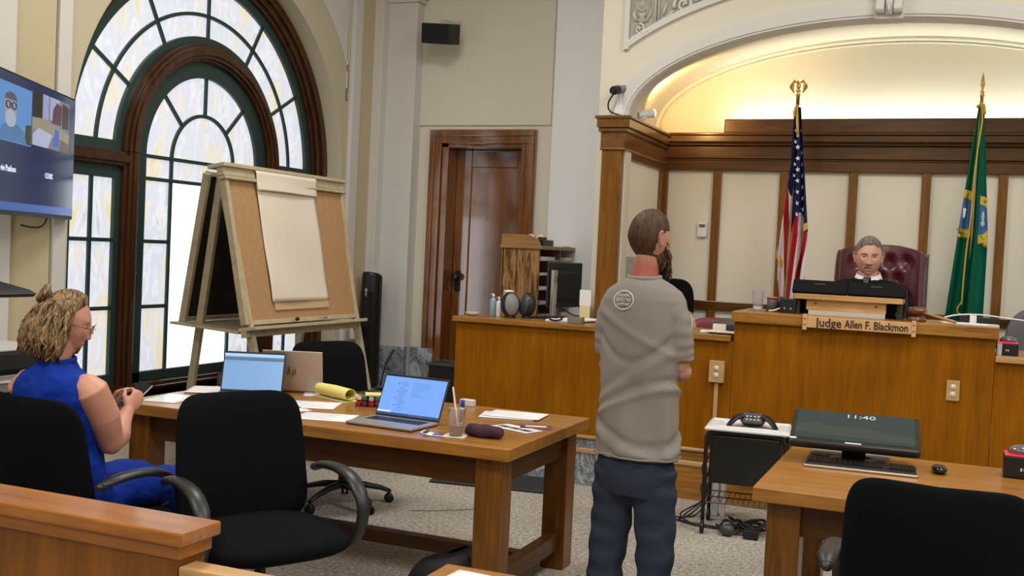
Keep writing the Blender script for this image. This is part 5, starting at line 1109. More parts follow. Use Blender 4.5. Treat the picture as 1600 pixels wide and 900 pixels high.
for k, (x, y, w, h, rz, z) in enumerate(((-2.62, 7.32, .26, .19, 12, 0), (-2.52, 7.40, .22, .28, -20, .010))):
    m = MB(); m.M = Matrix.Rotation(R(rz), 4, 'Z'); m.box(-w/2, w/2, -h/2, h/2, 0, .010); single(m, 'paper_pile', PAPER, ('flat white paper pile right of the monitor on the clerk counter', 'upper white paper pile leaning by the monitor on the clerk counter')[k], 'papers', (x, y, CT+z), bevel=.001)
m = MB(); m.box(-.05, .05, -.03, .03, 0, .022); single(m, 'red_notebook', P('red_cover', (.5, .05, .03), .5), 'small red notebook lying among papers on the clerk counter', 'notebook', (-2.66, 7.58, CT), R(10))
m = MB(); m.tube([(.045*cos(a), .03*sin(a), .025+.012*sin(a)) for a in [2*pi*i/20 for i in range(20)]], .007, 8, closed=True); single(m, 'black_coil', BLACKP, 'small black coil in front of the papers on the clerk counter', 'coil', (-2.63, 7.15, CT+.0), R(10), smooth=True)
m = MB(); m.box(-.055, .055, -.03, .03, 0, .048); single(m, 'clear_box', P('smoky_clear', (.30, .30, .26), .15, trans=.5), 'small smoky clear box on the clerk counter by the man\'s arm', 'box', (-2.475, 7.14, CT), bevel=.004)
m = MB(); m.box(-.04, .04, 0, .012, 0, .10); t = single(m, 'sticky_note_block', P('cream_notes', (.75, .68, .35), .7), 'pale yellow note sheet hanging below the white one behind the clerk monitor', 'note', (-2.60, 7.69, CT), bevel=.001)
m = MB(); m.box(-.045, .045, 0, .012, 0, .12); single(m, 'posted_note', PAPER, 'white note sheet standing upright right of the clerk monitor', 'note', (-2.60, 7.69, CT+.101))
# papers and small things left of the judge bench
for k, (x, y, w, h, rz) in enumerate(((-1.50, 7.30, .24, .16, 10), (-1.44, 7.20, .22, .14, -8))):
    m = MB(); m.M = Matrix.Rotation(R(rz), 4, 'Z'); m.box(-w/2, w/2, -h/2, h/2, 0, .008); single(m, 'paper_pile', PAPER, ('white papers on the counter against the left end of the judge bench', 'front white papers on the counter left of the judge bench')[k], 'papers', (x, y, CT+k*.009), bevel=.001)
m = MB(); m.box(-.045, .045, -.03, .03, 0, .05); single(m, 'card_box', P('pale_card', (.72, .66, .55), .6), 'small pale card box on the papers left of the judge bench', 'box', (-1.52, 7.42, CT), R(12), bevel=.002)
m = MB(); m.prism([(-.08, 0), (.08, 0), (.08, .08), (-.08, .05)], 'x', -.09, .09); single(m, 'desk_phone', DARKG, 'dark grey desk phone left of the judge bench', 'phone', (-1.50, 7.60, CT), R(-10), bevel=.008)
m = MB(); m.box(-.022, .022, -.015, .015, 0, .075); m.lathe((0, 0, .075), [(.012, 0), (.012, .02), (0, .021)], 12); single(m, 'small_carton', BEIGEP, 'small beige carton on the counter just right of the standing man', 'carton', (-1.73, 7.45, CT), bevel=.003)
# judge bench things
JT = 1.2785
CG = P('clear_glass', (.80, .82, .82), .08, trans=.85, ior=1.15)
gl = thing('water_glass', 'clear faceted water glass on a coaster on the judge bench', 'glass', (-1.25, 7.34, JT+.006))
m = MB(); m.lathe((0, 0, 0), [(.032, 0), (.040, .128), (.036, .128), (.029, .012), (0, .012)], 12); m.out('glass_wall', CG, gl)
m = MB(); m.lathe((0, 0, .002), [(.033, 0), (.034, .02)], 12); m.out('glass_foot', LGREY, gl)
m = MB(); m.box(-.055, .055, -.05, .05, 0, .006); single(m, 'coaster', GREYP, 'grey square coaster under the faceted water glass', 'coaster', (-1.25, 7.34, JT), bevel=.002)
pc = thing('pencil_cup', 'smoky clear pencil cup with a red rim on the judge bench', 'cup', (-1.155, 7.32, JT))
m = MB(); m.lathe((0, 0, 0), [(.031, 0), (.033, .09), (.031, .09), (.029, .004), (0, .004)], 24); m.out('cup_wall', P('smoke_glass', (.3, .3, .34), .12, trans=.7, ior=1.2), pc, smooth=True)
m = MB(); m.tube([(.034*cos(a), .034*sin(a), .092) for a in [2*pi*i/20 for i in range(20)]], .006, 8, closed=True); m.out('red_rim', P('coral_rim', (.55, .12, .10), .4), pc, smooth=True)
m = MB(); m.tube([(.01*cos(a), .014*sin(a), .015) for a in [2*pi*i/8 for i in range(8)]], .006, 6, closed=True); m.out('paper_clips', WPLAS, pc)
bx = thing('black_canister', 'small black canister directly behind the pencil cup', 'canister', (-1.115, 7.45, JT))
m = MB(); m.lathe((0, 0, 0), [(.032, 0), (.034, .09), (.0, .10)], 20); m.out('canister_body', BLACKP, bx, smooth=True)
bs_ = thing('desk_speaker_box', 'small black box speaker on the judge bench left of the riser', 'speaker', (-1.035, 7.26, JT), R(-4))
m = MB(); m.box(-.052, .052, -.03, .03, 0, .095); m.out('case', BLACKP, bs_, bevel=.006)
m = MB(); m.M = Matrix.Translation((0, -.031, .03)); 
for x in (-.02, .02): m.box(x-.007, x+.007, 0, .001, -.001, .001); m.box(x-.001, x+.001, 0, .001, -.007, .007)
m.out('white_marks', WPLAS, bs_)
m = MB(); m.tube(catm([(-.05, .0, .03), (-.09, -.01, .012), (-.13, 0, .006)], 5), .006, 6); m.out('cable', WPLAS, bs_, smooth=True)
rs = thing('monitor_riser', 'light birch monitor riser shelf on the judge bench above the nameplate', 'riser', (-.66, 7.33, JT), world=True)
m = MB(); m.box(-1.0, -.325, 7.22, 7.55, 1.378, 1.412); m.out('shelf_board', RISER, rs, bevel=.003)
m = MB(); m.box(-.922, -.425, 7.25, 7.275, 1.308, 1.378); m.out('front_board', RISER, rs, bevel=.003)
m = MB(); m.box(-.905, -.428, 7.235, 7.26, JT, 1.308); m.out('white_strip', BEIGEP, rs)
m = MB(); m.box(-.985, -.965, 7.26, 7.54, JT, 1.378); m.box(-.36, -.34, 7.26, 7.54, JT, 1.378); m.box(-.96, -.37, 7.5, 7.52, JT, 1.378); m.out('side_support', P('dark_support', (.05, .03, .015), .6), rs)
for x in (-.862, -.485):
    m = MB(); m.lathe((x, 7.25, 1.352), [(.006, 0), (.006, -.002), (0, -.002)], 12, 'y'); m.out('screw', BLACKP, rs)
for k, (xa, xb, lab) in enumerate(((-1.02, -.672, 'left of the two black monitors lying low in front of the judge'), (-.668, -.315, 'right of the two black monitors lying low in front of the judge'))):
    t = thing('bench_monitor', lab, 'monitor', ((xa+xb)/2, 7.30, 1.412), world=True)
    m = MB(); m.quadslab((xa, 7.27, 1.418), (xb, 7.27, 1.415), (xb, 7.33, 1.495), (xa, 7.33, 1.497), .03); m.out('housing', P('matt_black', (.006, .006, .007), .6, spec=.12), t, bevel=.006)
    c = (xa+xb)/2; m = MB(); m.box(c-.035, c+.035, 7.29, 7.31, 1.474, 1.484); m.out('logo_recess', DARKG, t)
    m = MB(); m.box(c-.08, c+.08, 7.30, 7.42, 1.4125, 1.43); m.out('stand_foot', BLACKP, t)
m = MB(); m.tube(catm([(-.31, 7.30, 1.47), (-.305, 7.28, 1.38), (-.31, 7.25, 1.31), (-.33, 7.2, 1.284)], 5), .005, 6); m.tube(catm([(-.335, 7.28, 1.40), (-.345, 7.26, 1.34), (-.365, 7.24, 1.31), (-.34, 7.22, 1.29)], 5), .005, 6)
single(m, 'monitor_cable', BLACKP, 'black cables hanging at the right end of the birch riser', 'cable', smooth=True)
gv = thing('gavel', 'wooden gavel lying at the right of the nameplate on the bench', 'gavel', (-.22, 7.25, JT), R(-24))
GVW = wood('gavel_wood', (.10, .03, .015), (.24, .10, .04), 'x', 2, .3, .6)
m = MB(); m.lathe((-.02, 0, .062), [(.0, -.055), (.024, -.053), (.027, -.045), (.024, -.035), (.029, -.02), (.029, .02), (.024, .035), (.027, .045), (.024, .053), (0, .055)], 24, 'x'); m.out('gavel_head', GVW, gv, smooth=True)
m = MB(); m.tube([(.0, 0, .06), (.08, -.01, .045), (.20, -.03, .022), (.245, -.035, .014)], [.007, .008, .010, .009], 12); m.out('handle', P('gavel_handle', (.42, .22, .09), .4), gv, smooth=True)
m = MB(); m.lathe((0, 0, 0), [(.0, 0), (.055, 0), (.06, .006), (.055, .022), (.04, .028), (0, .028)], 28); single(m, 'sound_block', GVW, 'round dark wood sound block under the gavel head', 'sound block', (-.24, 7.25, JT), smooth=True)
m = MB(); m.box(-.10, .10, -.07, .07, 0, .006); single(m, 'paper_sheet', P('note_sheet', (.78, .75, .6), .7), 'pale yellow sheets on the bench just right of the gavel', 'paper', (-.0, 7.30, JT), R(8))
m = MB(); m.box(-.11, .11, -.08, .08, 0, .008); single(m, 'paper_pile', PAPER, 'white papers on the right end of the judge bench', 'papers', (.11, 7.22, JT), R(-8), bevel=.001)
t = thing('desk_lamp_arm', 'curved white lamp arm lying over the right end of the judge bench', 'lamp', (.12, 7.35, JT))
m = MB(); m.tube(catm([(-.20, 0, .03), (-.12, 0, .052), (0, 0, .060), (.12, 0, .052), (.26, 0, .040)], 6), .020, 10, ry=.005, up=(0, 0, 1)); m.out('curved_arm', WPLAS, t, smooth=True)
m = MB(); m.box(-.05, -.01, -.03, .03, .0, .055); m.out('white_support', P('support_card', (.75, .72, .66), .5), t, bevel=.003)
m = MB(); m.box(.0, .12, -.04, .05, .0, .045); m.box(-.11, -.06, -.01, .05, 0, .05); m.out('black_block', BLACKP, t, bevel=.004)
m = MB(); m.box(-.03, .03, -.02, .02, 0, .012); single(m, 'card_stub', P('ivory_card', (.72, .66, .45), .5), 'tiny ivory card at the right corner of the judge bench', 'card', (.205, 7.12, JT))
# big chairs behind the bench
OX = P('oxblood_leather', (.085, .012, .022), .32, spec=.6, coat=.3)
jc = thing('tufted_chair', 'oxblood leather wing chair with deep button tufting behind the judge', 'chair', (-.53, 8.0, .45), R(180))
# local frame: +Y is the way the chair faces (towards the courtroom)
BTN = [(x, z) for r_i, z in enumerate((1.20, 1.07, .94, .81, .68)) for x in ((-.18, -.06, .06, .18) if r_i % 2 == 0 else (-.12, 0, .12))]
def tuft(u, v):
    x = (u-.5)*.56; z = .42+v*(.90-.05*abs(2*u-1)**3)
    d = min(sqrt((x-bx_)**2+((z-bz)*.9)**2) for bx_, bz in BTN)
    y = .02+.045*min(1, d/.06)-.5*0+.10*(abs(2*u-1)**3)
    return (x, y-.13-.12*(z-.45), z)
m = MB(); m.grid(tuft, 84, 110); m.out('tufted_back', OX, jc, smooth=True, solid=.03)
m = MB()
for s_ in (-1, 1):
    m.rings([[(s_*(.285+.035*cos(a)), -.24+w*(.5+.5*sin(a))-.12*(z-.45), z) for a in [2*pi*i/16 for i in range(16)]] for z, w in ((.42, .20), (.70, .22), (1.0, .27), (1.15, .26), (1.24, .20), (1.265, .12))])
m.out('wing', OX, jc, smooth=True)
m = MB(); m.M = Matrix.Translation((0, -.25, .86)); m.box(-.30, .30, -.13, -.04, -.45, .40); m.out('back_shell', OX, jc, smooth=False, bevel=.04, seg=4)
m = MB()
for bx_, bz in BTN: m.ell((bx_, .03-.13-.12*(bz-.45), bz), .013, .009, .013, 12, 8)
m.out('tuft_buttons', P('dark_button', (.02, .004, .006), .3), jc, smooth=True, kind='stuff')
m = MB(); m.M = Matrix.Translation((0, .08, .45)) @ Matrix.Rotation(pi/2, 4, 'X'); m.pad(.56, .52, .14, 0, px=4); m.out('seat', OX, jc, smooth=True)
m = MB(); m.tube([(0, 0, .04), (0, 0, .38)], .03, 12); m.lathe((0, 0, 0), [(.0, .0), (.28, .0), (.26, .03), (.05, .06), (.04, .10)], 10); m.out('swivel_base', BLACKP, jc)
for s_ in (-1, 1):
    m = MB(); m.box(s_*.33-.035, s_*.33+.035, -.15, .28, .62, .68); m.box(s_*.33-.025, s_*.33+.025, .18, .24, .38, .62); m.out('arm', OX, jc, bevel=.02, seg=3)
bc = thing('clerk_chair', 'burgundy chair with a bent wooden arm behind the counter left of the bench', 'chair', (-1.60, 8.10, .2), R(205))
BUR = P('burgundy_vinyl', (.23, .035, .055), .45)
m = MB(); m.M = Matrix.Translation((0, .0, .42)) @ Matrix.Rotation(pi/2, 4, 'X'); m.pad(.5, .46, .12, 0, px=4); m.out('seat', BUR, bc, smooth=True)
m = MB(); m.M = Matrix.Translation((0, -.24, .80)); m.pad(.48, .32, .08, .05, px=4); m.out('backrest', BUR, bc, smooth=True)
for s_ in (-1, 1):
    m = MB(); m.tube(catm([(s_*.27, -.26, .82), (s_*.28, -.15, .98), (s_*.285, .05, .97), (s_*.285, .18, .88), (s_*.28, .20, .65), (s_*.25, .16, .42)], 6), .018, 10); m.out('arm', TRIMB, bc, smooth=True)
m = MB(); m.tube([(0, 0, .05), (0, 0, .36)], .03, 12); m.lathe((0, 0, 0), [(.0, 0), (.27, 0), (.25, .03), (.05, .07)], 10); m.out('swivel_base', BLACKP, bc)
kc = thing('desk_chair', 'black chair back rising behind the shoulder of the standing man', 'chair', (-2.15, 8.45, .2), R(180))
m = MB(); m.M = Matrix.Translation((0, -.15, 1.02)); m.pad(.36, .44, .08, .04, px=3); m.out('backrest', BLACKF, kc, smooth=True)
m = MB(); m.M = Matrix.Translation((0, .1, .71)) @ Matrix.Rotation(pi/2, 4, 'X'); m.pad(.46, .44, .10, 0, px=4); m.out('seat', BLACKF, kc, smooth=True)
m = MB(); m.bar((0, -.18, .94), (0, -.16, .66), .08, .02, (0, 1, 0)); m.bar((0, -.18, .66), (0, .1, .66), .08, .02); m.tube([(0, .08, .03), (0, .08, .67)], .028, 12); m.lathe((0, .08, 0), [(.0, 0), (.26, 0), (.24, .03), (.04, .06)], 10); m.out('swivel_base', BLACKP, kc)
gc = thing('grey_chair', 'grey rounded chair back at the right edge behind the lower counter', 'chair', (.56, 7.98, .45), R(180))
GCM = P('grey_blue_fabric', (.12, .12, .14), .8)
m = MB(); m.M = Matrix.Translation((0, -.12, .66)); m.pad(.52, .56, .12, .05, px=2.6); m.out('backrest', GCM, gc, smooth=True)
m = MB(); m.M = Matrix.Translation((-.02, -.16, .965)); m.pad(.30, .15, .09, .02, px=3); m.out('headrest', BLACKF, gc, smooth=True)
m = MB(); m.M = Matrix.Translation((0, .12, .45)) @ Matrix.Rotation(pi/2, 4, 'X'); m.pad(.5, .46, .10, 0, px=4); m.out('seat', GCM, gc, smooth=True)
m = MB(); m.bar((0, -.16, .92), (0, -.16, .40), .06, .02, (0, 1, 0)); m.bar((0, -.17, .42), (0, .1, .40), .08, .02); m.tube([(0, .1, .03), (0, .1, .42)], .028, 12); m.lathe((0, .1, 0), [(.0, 0), (.26, 0), (.24, .03), (.04, .06)], 10); m.out('swivel_base', BLACKP, gc)
# ================================================================ PEOPLE
def skin(name, col, red=None, blotch=.12):
    m, N, L, b = newmat(name); tc = N.new('ShaderNodeTexCoord'); n = N.new('ShaderNodeTexNoise'); n.inputs['Scale'].default_value = 14; n.inputs['Detail'].default_value = 4
    L.new(tc.outputs['Object'], n.inputs['Vector']); r = ramp(N, [(.3, tuple(c*(1-blotch) for c in col)), (.7, (col[0]*(1+blotch*.5), col[1]*(1+blotch*.6), col[2]*(1+blotch*.6)))]); L.new(n.outputs['Fac'], r.inputs['Fac'])
    b.inputs['Roughness'].default_value = .5; b.inputs['Subsurface Weight'].default_value = .08; b.inputs['Subsurface Radius'].default_value = (.01, .004, .002); b.inputs['Subsurface Scale'].default_value = 1
    src = r.outputs['Color']
    for (c, rad, cc, soft) in (red or []):   # natural colour areas: lips, sunburnt neck, cheeks (position in the object's own space)
        vm = N.new('ShaderNodeVectorMath'); vm.operation = 'SUBTRACT'; L.new(tc.outputs['Object'], vm.inputs[0]); vm.inputs[1].default_value = c
        vd = N.new('ShaderNodeVectorMath'); vd.operation = 'DIVIDE'; L.new(vm.outputs[0], vd.inputs[0]); vd.inputs[1].default_value = rad
        vl = N.new('ShaderNodeVectorMath'); vl.operation = 'LENGTH'; L.new(vd.outputs[0], vl.inputs[0])
        mr = N.new('ShaderNodeMapRange'); mr.inputs['From Min'].default_value = 1-soft; mr.inputs['From Max'].default_value = 1+soft*.3; mr.inputs['To Min'].default_value = 1; mr.inputs['To Max'].default_value = 0
        L.new(vl.outputs['Value'], mr.inputs['Value']); mx = N.new('ShaderNodeMix'); mx.data_type = 'RGBA'; L.new(mr.outputs['Result'], mx.inputs['Factor']); L.new(src, mx.inputs['A']); mx.inputs['B'].default_value = (*cc, 1); src = mx.outputs['Result']
    L.new(src, b.inputs['Base Color']); return m
def g(x, c, w): return math.exp(-((x-c)/w)**2)
def head_point(lon, lat, P_):
    dx, dy, dz = cos(lat)*cos(lon), cos(lat)*sin(lon), sin(lat)
    x, y, z = dx*.0765, dy*.0975, dz*.119
    # rounder skull
    if z < 0:
        t = -z/.119
        x *= 1-P_.get('jaw', .30)*t**1.7; 
        if y < 0: y *= 1-.50*t**1.1
        else: y *= 1+.02*t
    else: x *= 1+.02*sin(pi*z/.119)
    if y < 0: y *= 1.02
    if y > 0:
        y = y*.97; ax = abs(x); f = min(1, y/.03)
        nose = P_.get('nose', 1)
        # flat front of the face
        y -= .006*g(x, 0, .05)*g(z, .0, .05)
        y += f*(.0045*g(z, .036, .012)*g(ax, .028, .024))                       # brow
        y -= f*(.0125*g(ax, .031, .015)*g(z, .016, .0115))                      # eye sockets
        y += f*(.0045*g(ax, .031, .010)*g(z, .014, .006))                       # lids
        bz = max(0, min(1, (.022-z)/.055))                                       # bridge to tip
        if z < .026 and z > -.042: 
            w = .0075+.0065*bz; y += f*nose*(.007+.020*bz**1.2)*math.exp(-(x/w)**2)*(1 if z > -.030 else max(0, 1-(-.030-z)/.010))
        y += f*nose*.008*g(ax, .014, .006)*g(z, -.027, .007)
        y += f*(.006*g(ax, .045, .018)*g(z, -.012, .020))                       # cheeks
        y += f*(.007*g(x, 0, .020)*g(z, -.056, .007)+.0075*g(x, 0, .018)*g(z, -.069, .006))   # lips
        mo = P_.get('mouth', 0)
        y -= f*((.004+mo*.016)*g(x, 0, .020-.004*mo)**1*g(z, -.0625, .0022+mo*.0042))
        y -= f*.004*g(x, 0, .02)*g(z, -.080, .006)
        y += f*.010*g(x, 0, .022)*g(z, -.100, .016)                              # chin
        y -= f*.003*g(ax, .028+.25*max(0, -.03-z), .005)*g(z, -.05, .02)         # smile lines
    return V((x, y, z))
def add_head(m, HM, P_, nu=96, nv=72):
    o = m.M; m.M = o @ HM
    rs = []
    for j in range(nv+1):
        lat = -pi/2*.995+pi*.995*j/nv
        rs.append([head_point(2*pi*i/nu, lat, P_) for i in range(nu)])
    m.rings(rs)
    for s_ in (-1, 1):   # ears: rim, bowl, lobe
        pts = [(s_*.076, .004, -.026), (s_*.079, -.004, -.022), (s_*.083, -.016, -.004), (s_*.088, -.022, .014), (s_*.088, -.016, .028), (s_*.083, -.003, .031), (s_*.078, .006, .022)]
        m.tube(catm(pts, 4), .0052, 8, round_=True)
        m.ell((s_*.078, -.007, .004), .005, .014, .026); m.ell((s_*.079, .0, -.024), .005, .008, .010)
    m.M = o
def hairshell(HM, keep, off, nu=110, nv=84):
    m = MB(); m.M = HM; idx = {}; vs = []; fs = []
    def ok(i, j):
        lon = 2*pi*i/nu; lat = -pi/2*.99+pi*.99*j/nv; p = head_point(lon, lat, {}); return keep(p, lon, lat)
    def vid(i, j, s_):
        i %= nu; k = (i, j, s_)
        if k not in idx:
            lon = 2*pi*i/nu; lat = -pi/2*.99+pi*.99*j/nv; p = head_point(lon, lat, {'nose': 0}); n = V((p.x/.0765**2, p.y/.0975**2, p.z/.119**2)).normalized()
            w = keep(p, lon, lat); idx[k] = len(vs); vs.append(p+n*(off(p, lon, lat)*min(1, max(.12, w)) if s_ else -.004))
        return idx[k]
    cells = set((i, j) for i in range(nu) for j in range(nv) if ok(i, j) > 0 and ok(i+1, j) > 0 and ok(i, j+1) > 0 and ok(i+1, j+1) > 0)
    for i, j in cells:
        fs.append([vid(i, j, 1), vid(i+1, j, 1), vid(i+1, j+1, 1), vid(i, j+1, 1)]); fs.append([vid(i, j+1, 0), vid(i+1, j+1, 0), vid(i+1, j, 0), vid(i, j, 0)])
        for (a, b, c, d, ni, nj) in ((i, j, i+1, j, i, j-1), (i+1, j, i+1, j+1, i+1, j), (i+1, j+1, i, j+1, i, j+1), (i, j+1, i, j, i-1, j)):
            if (ni % nu, nj) not in cells: fs.append([vid(a, b, 0), vid(c, d, 0), vid(c, d, 1), vid(a, b, 1)])
    m.add(vs, fs); return m
def eyes(HM, t, iris=(.05, .08, .12)):
    WH = P('eye_white', (.48, .44, .42), .3)
    for s_ in (-1, 1):
        m = MB(); m.M = HM; m.ell((s_*.031, .0690, .0140), .0118, .0125, .0050, 20, 14); e = m.out('eye', WH, t, smooth=True)
        m = MB(); m.M = HM; m.ell((s_*.031, .0800, .0138), .0052, .003, .0046, 14, 8); m.out('iris', P('iris', iris, .15), e, smooth=True)
def hand(m, W_, f, n, side, curl=(.5, .6, .7, .8), thumb=.5, L_=.185, spread=.10):
    # W_ wrist point, f direction of the fingers, n palm normal (where the fingers curl to), side = direction of the thumb
    W_, f, n = V(W_), V(f).normalized(), V(n).normalized(); s_ = V(side).normalized(); s_ = (s_-f*s_.dot(f)).normalized(); n = f.cross(s_).normalized()*(1 if f.cross(s_).dot(n) > 0 else -1)
    k = L_/.185
    pal = [W_-f*.03, W_, W_+f*.03*k, W_+f*.065*k, W_+f*.09*k]
    m.tube(pal, [.026*k, .025*k, .034*k, .040*k, .037*k], 14, ry=[.020*k, .017*k, .015*k, .014*k, .011*k], up=n, round_=True)
    for i, (o_, ln, rr) in enumerate(((.028, .072, .0088), (.010, .080, .0090), (-.009, .074, .0086), (-.027, .058, .0076))):
        b = W_+f*.085*k+s_*o_*k; d = (f+s_*(o_*spread*12*.4)).normalized(); c = curl[i]; pts = [b-d*.02]; p = b; pts.append(p)
        for q, fr_ in enumerate((.46, .30, .24)):
            a = c*(.9 if q == 0 else 1.15)
            d = (d*cos(a)+n*sin(a)).normalized(); p = p+d*ln*fr_*k; pts.append(p)
        m.tube(pts, [rr*k*1.05, rr*k*1.05, rr*k, rr*k*.92, rr*k*.8], 10, round_=True)
    b = W_+f*.025*k+s_*.026*k; d = (f*.55+s_*.75+n*.30*thumb).normalized(); p1 = b+d*.035*k; d2 = (f*.9+s_*.25*(1-thumb)+n*.6*thumb).normalized(); p2 = p1+d2*.032*k; p3 = p2+(d2+n*.25*thumb).normalized()*.024*k
    m.tube([b-d*.015, b, p1, p2, p3], [.014*k, .0135*k, .0115*k, .0102*k, .0085*k], 10, round_=True)
def rot(c, rz=0, rx=0, s_=1, ry=0):
    return Matrix.Translation(c) @ Matrix.Rotation(rz, 4, 'Z') @ Matrix.Rotation(rx, 4, 'X') @ Matrix.Rotation(ry, 4, 'Y') @ Matrix.Scale(s_, 4)
def oval(cx, cy, z, rx, ry, n=36, e=2.3, rzz=0, fold=0, ph=0):
    out = []
    for j in range(n):
        a = 2*pi*j/n; ca, sa = cos(a), sin(a); x = abs(ca)**(2/e)*(1 if ca > 0 else -1)*rx; y = abs(sa)**(2/e)*(1 if sa > 0 else -1)*ry
        k = 1+fold*sin(5*a+ph)+fold*.6*sin(9*a+ph*2); out.append((cx+x*k, cy+y*k, z))
    return out
# ---------------------------------------------------------------- standing man
mx_, my_ = -1.325, 4.75
man = thing('person', 'person standing with his back to the camera in a grey T-shirt and navy sweatpants', 'person', (mx_, my_, 0), world=True)
MT = Matrix.Translation((mx_, my_, 0)) @ Matrix.Rotation(R(-10), 4, 'Z')
HMm = MT @ rot((.012, .012, 1.688), R(-26), R(-4), 1.06)
SKM = skin('ruddy_skin', (.46, .24, .17), [((.0, -.03, 1.53), (.12, .12, .075), (.40, .105, .075), .45), ((.03, .10, 1.64), (.05, .05, .05), (.50, .20, .14), .7)])
m = MB(); add_head(m, HMm, {}); m.M = MT
m.tube([(0, .0, 1.38), (0, -.012, 1.47), (.004, -.002, 1.555), (.008, .008, 1.64)], [.09, .070, .061, .052], 24, ry=[.08, .066, .058, .050])
m.rings([oval(0, 0, z, a, b) for z, a, b in ((.80, .13, .085), (.95, .14, .09), (1.10, .13, .085), (1.25, .14, .09), (1.38, .15, .08), (1.45, .10, .06))])
for s_ in (-1, 1):
    m.tube([(s_*.12, 0, 1.385), (s_*.172, .01, 1.26), (s_*.184, .035, 1.11), (s_*.182, .06, 1.085)] if s_ > 0 else [(-.12, 0, 1.385), (-.160, .02, 1.26), (-.165, .06, 1.17), (-.15, .10, 1.15)], [.050, .048, .042, .040], 16, round_=True)
    m.tube([(s_*.190, .045, 1.09), (s_*.12, .15, 1.09+.02*s_), (s_*.0, .195+.02*s_, 1.125+.02*s_)], [.042, .036, .028], 16, round_=True)
    hand(m, (s_*-.005, .195+.02*s_, 1.127+.02*s_), (-s_, .0, .25), (0, -1, 0), (0, 0, 1), (.25, .3, .35, .4), .3)
    m.tube([(s_*.085, 0, .82), (s_*.108, .005, .48), (s_*.125, -.01, .12), (s_*.125, -.01, .06)], [.07, .052, .040, .042], 16, round_=True); m.ell((s_*.13, .05, .05), .045, .11, .04)
m.out('body', SKM, man, remesh=.0048, sm=2)
SHM = P('grey_tshirt', (.275, .255, .238), .9, spec=.1, bump=.15, bs=400, var=.02)
m = MB(); m.M = MT
prof = [(1.512, .068, .062), (1.50, .095, .075), (1.478, .138, .088), (1.45, .180, .098), (1.41, .205, .108), (1.33, .205, .118), (1.20, .197, .122), (1.05, .190, .122), (.92, .190, .124), (.80, .198, .128), (.73, .205, .132), (.695, .207, .134)]
rs = []
def drape(a, z):
    low = max(0, min(1, (1.05-z)/.35)); k = 0
    k += .004*sin(3*a+z*9)+.007*low*sin(6*a+4*z+1)+.005*low*sin(11*a-7*z)
    # tension folds running from the small of the back to the hips, pull at the arm pits
    k += .010*low*g(z, .80+.10*sin(a*1.0-.6), .024)-.012*low*g(z, .855+.10*sin(a*1.0-.6), .020)+.012*g(z, .93+.09*cos(a+.4), .02)-.010*g(z, .965+.09*cos(a+.4), .02)+.004*g(z, .745+.05*sin(2*a), .018)
    k += .006*g(z, 1.05+.14*cos(a), .026)-.006*g(z, 1.10+.14*cos(a), .026)-.008*g(z, 1.20+.07*cos(2*a), .02)+.008*g(z, 1.26-.10*cos(a), .02)-.012*g(z, .98, .10)*g(cos(a), 0, .35)*(1 if sin(a) < 0 else 0)
    return k
for i in range(len(prof)-1):
    z0, a0, b0 = prof[i]; z1, a1, b1 = prof[i+1]; n_ = max(1, int((z0-z1)/.012))
    for k in range(n_):
        t = k/n_; z = z0+(z1-z0)*t; a_, b_ = a0+(a1-a0)*t, b0+(b1-b0)*t
        rs.append([(cos(a)*(a_+drape(a, z)), sin(a)*(b_+drape(a, z))+.008*(1.2-z), z) for a in [2*pi*j/80 for j in range(80)]])
rs.append([(cos(a)*.206, sin(a)*.133, .690) for a in [2*pi*j/80 for j in range(80)]])
m.rings(rs)
for s_ in (-1, 1):
    pts = catm([(s_*.112, 0, 1.422), (s_*.154, .0, 1.355), (s_*.172, .008, 1.27), (s_*.174, .02, 1.20), (s_*.172, .028, 1.150)], 6); k = len(pts)
    m.tube(pts, [.048+.014*min(1, i/6)-.000*i+.0035*sin(i*1.3) for i in range(k)], 24, ry=[.064+.010*i/k+.003*sin(i*1.7) for i in range(k)])
m.out('tshirt', SHM, man, remesh=.006, sm=7)
m = MB(); m.M = MT; m.tube([(cos(a)*.074, sin(a)*.068-.004, 1.510+.006*sin(a)) for a in [2*pi*i/36 for i in range(36)]], .0085, 8, closed=True, ry=.011); m.out('ribbed_collar', SHM, man, smooth=True)
m = MB(); m.M = MT; m.tube([(cos(a)*(.207+drape(a, .70)), sin(a)*(.134+drape(a, .70)), .700) for a in [2*pi*i/64 for i in range(64)]], .004, 6, closed=True); m.out('hem', SHM, man, smooth=True)
# round print on the back of the shirt
LGT = P('white_print', (.68, .68, .66), .8)
lo = MT @ Matrix.Translation((-.042, -.1195, 1.405)) @ Matrix.Rotation(R(5), 4, 'Z') @ Matrix.Rotation(pi/2-R(9), 4, 'X')
m = MB(); m.M = lo; m.tube([(.046*cos(a), .042*sin(a), .0) for a in [2*pi*i/48 for i in range(48)]], .0026, 6, closed=True); m.out('print_ring', LGT, man, smooth=True)
text('print_lettering', 'LIFESTYLE', .0235, lo @ Matrix.Translation((0, .001, 0)), LGT, man, .0028, sx=.70)
text('print_lettering', 'ORGANIC', .0175, lo @ Matrix.Translation((0, .0205, 0)), LGT, man, .0028, sx=.78)
text('print_lettering', 'COMPANY', .0175, lo @ Matrix.Translation((0, -.0195, 0)), LGT, man, .0028, sx=.72)
PNM = P('navy_sweatpants', (.036, .048, .074), .9, spec=.1, bump=.2, bs=300, var=.06)
m = MB(); m.M = MT
rs = []
for z, a_, b_ in ((.79, .150, .090), (.71, .168, .105), (.665, .186, .124), (.60, .190, .128), (.56, .186, .122), (.52, .180, .112)):
    rs.append([(cos(a)*(a_+.005*sin(7*a+z*20)), sin(a)*(b_+.006*sin(9*a-z*15)), z) for a in [2*pi*j/64 for j in range(64)]])
m.rings(rs)
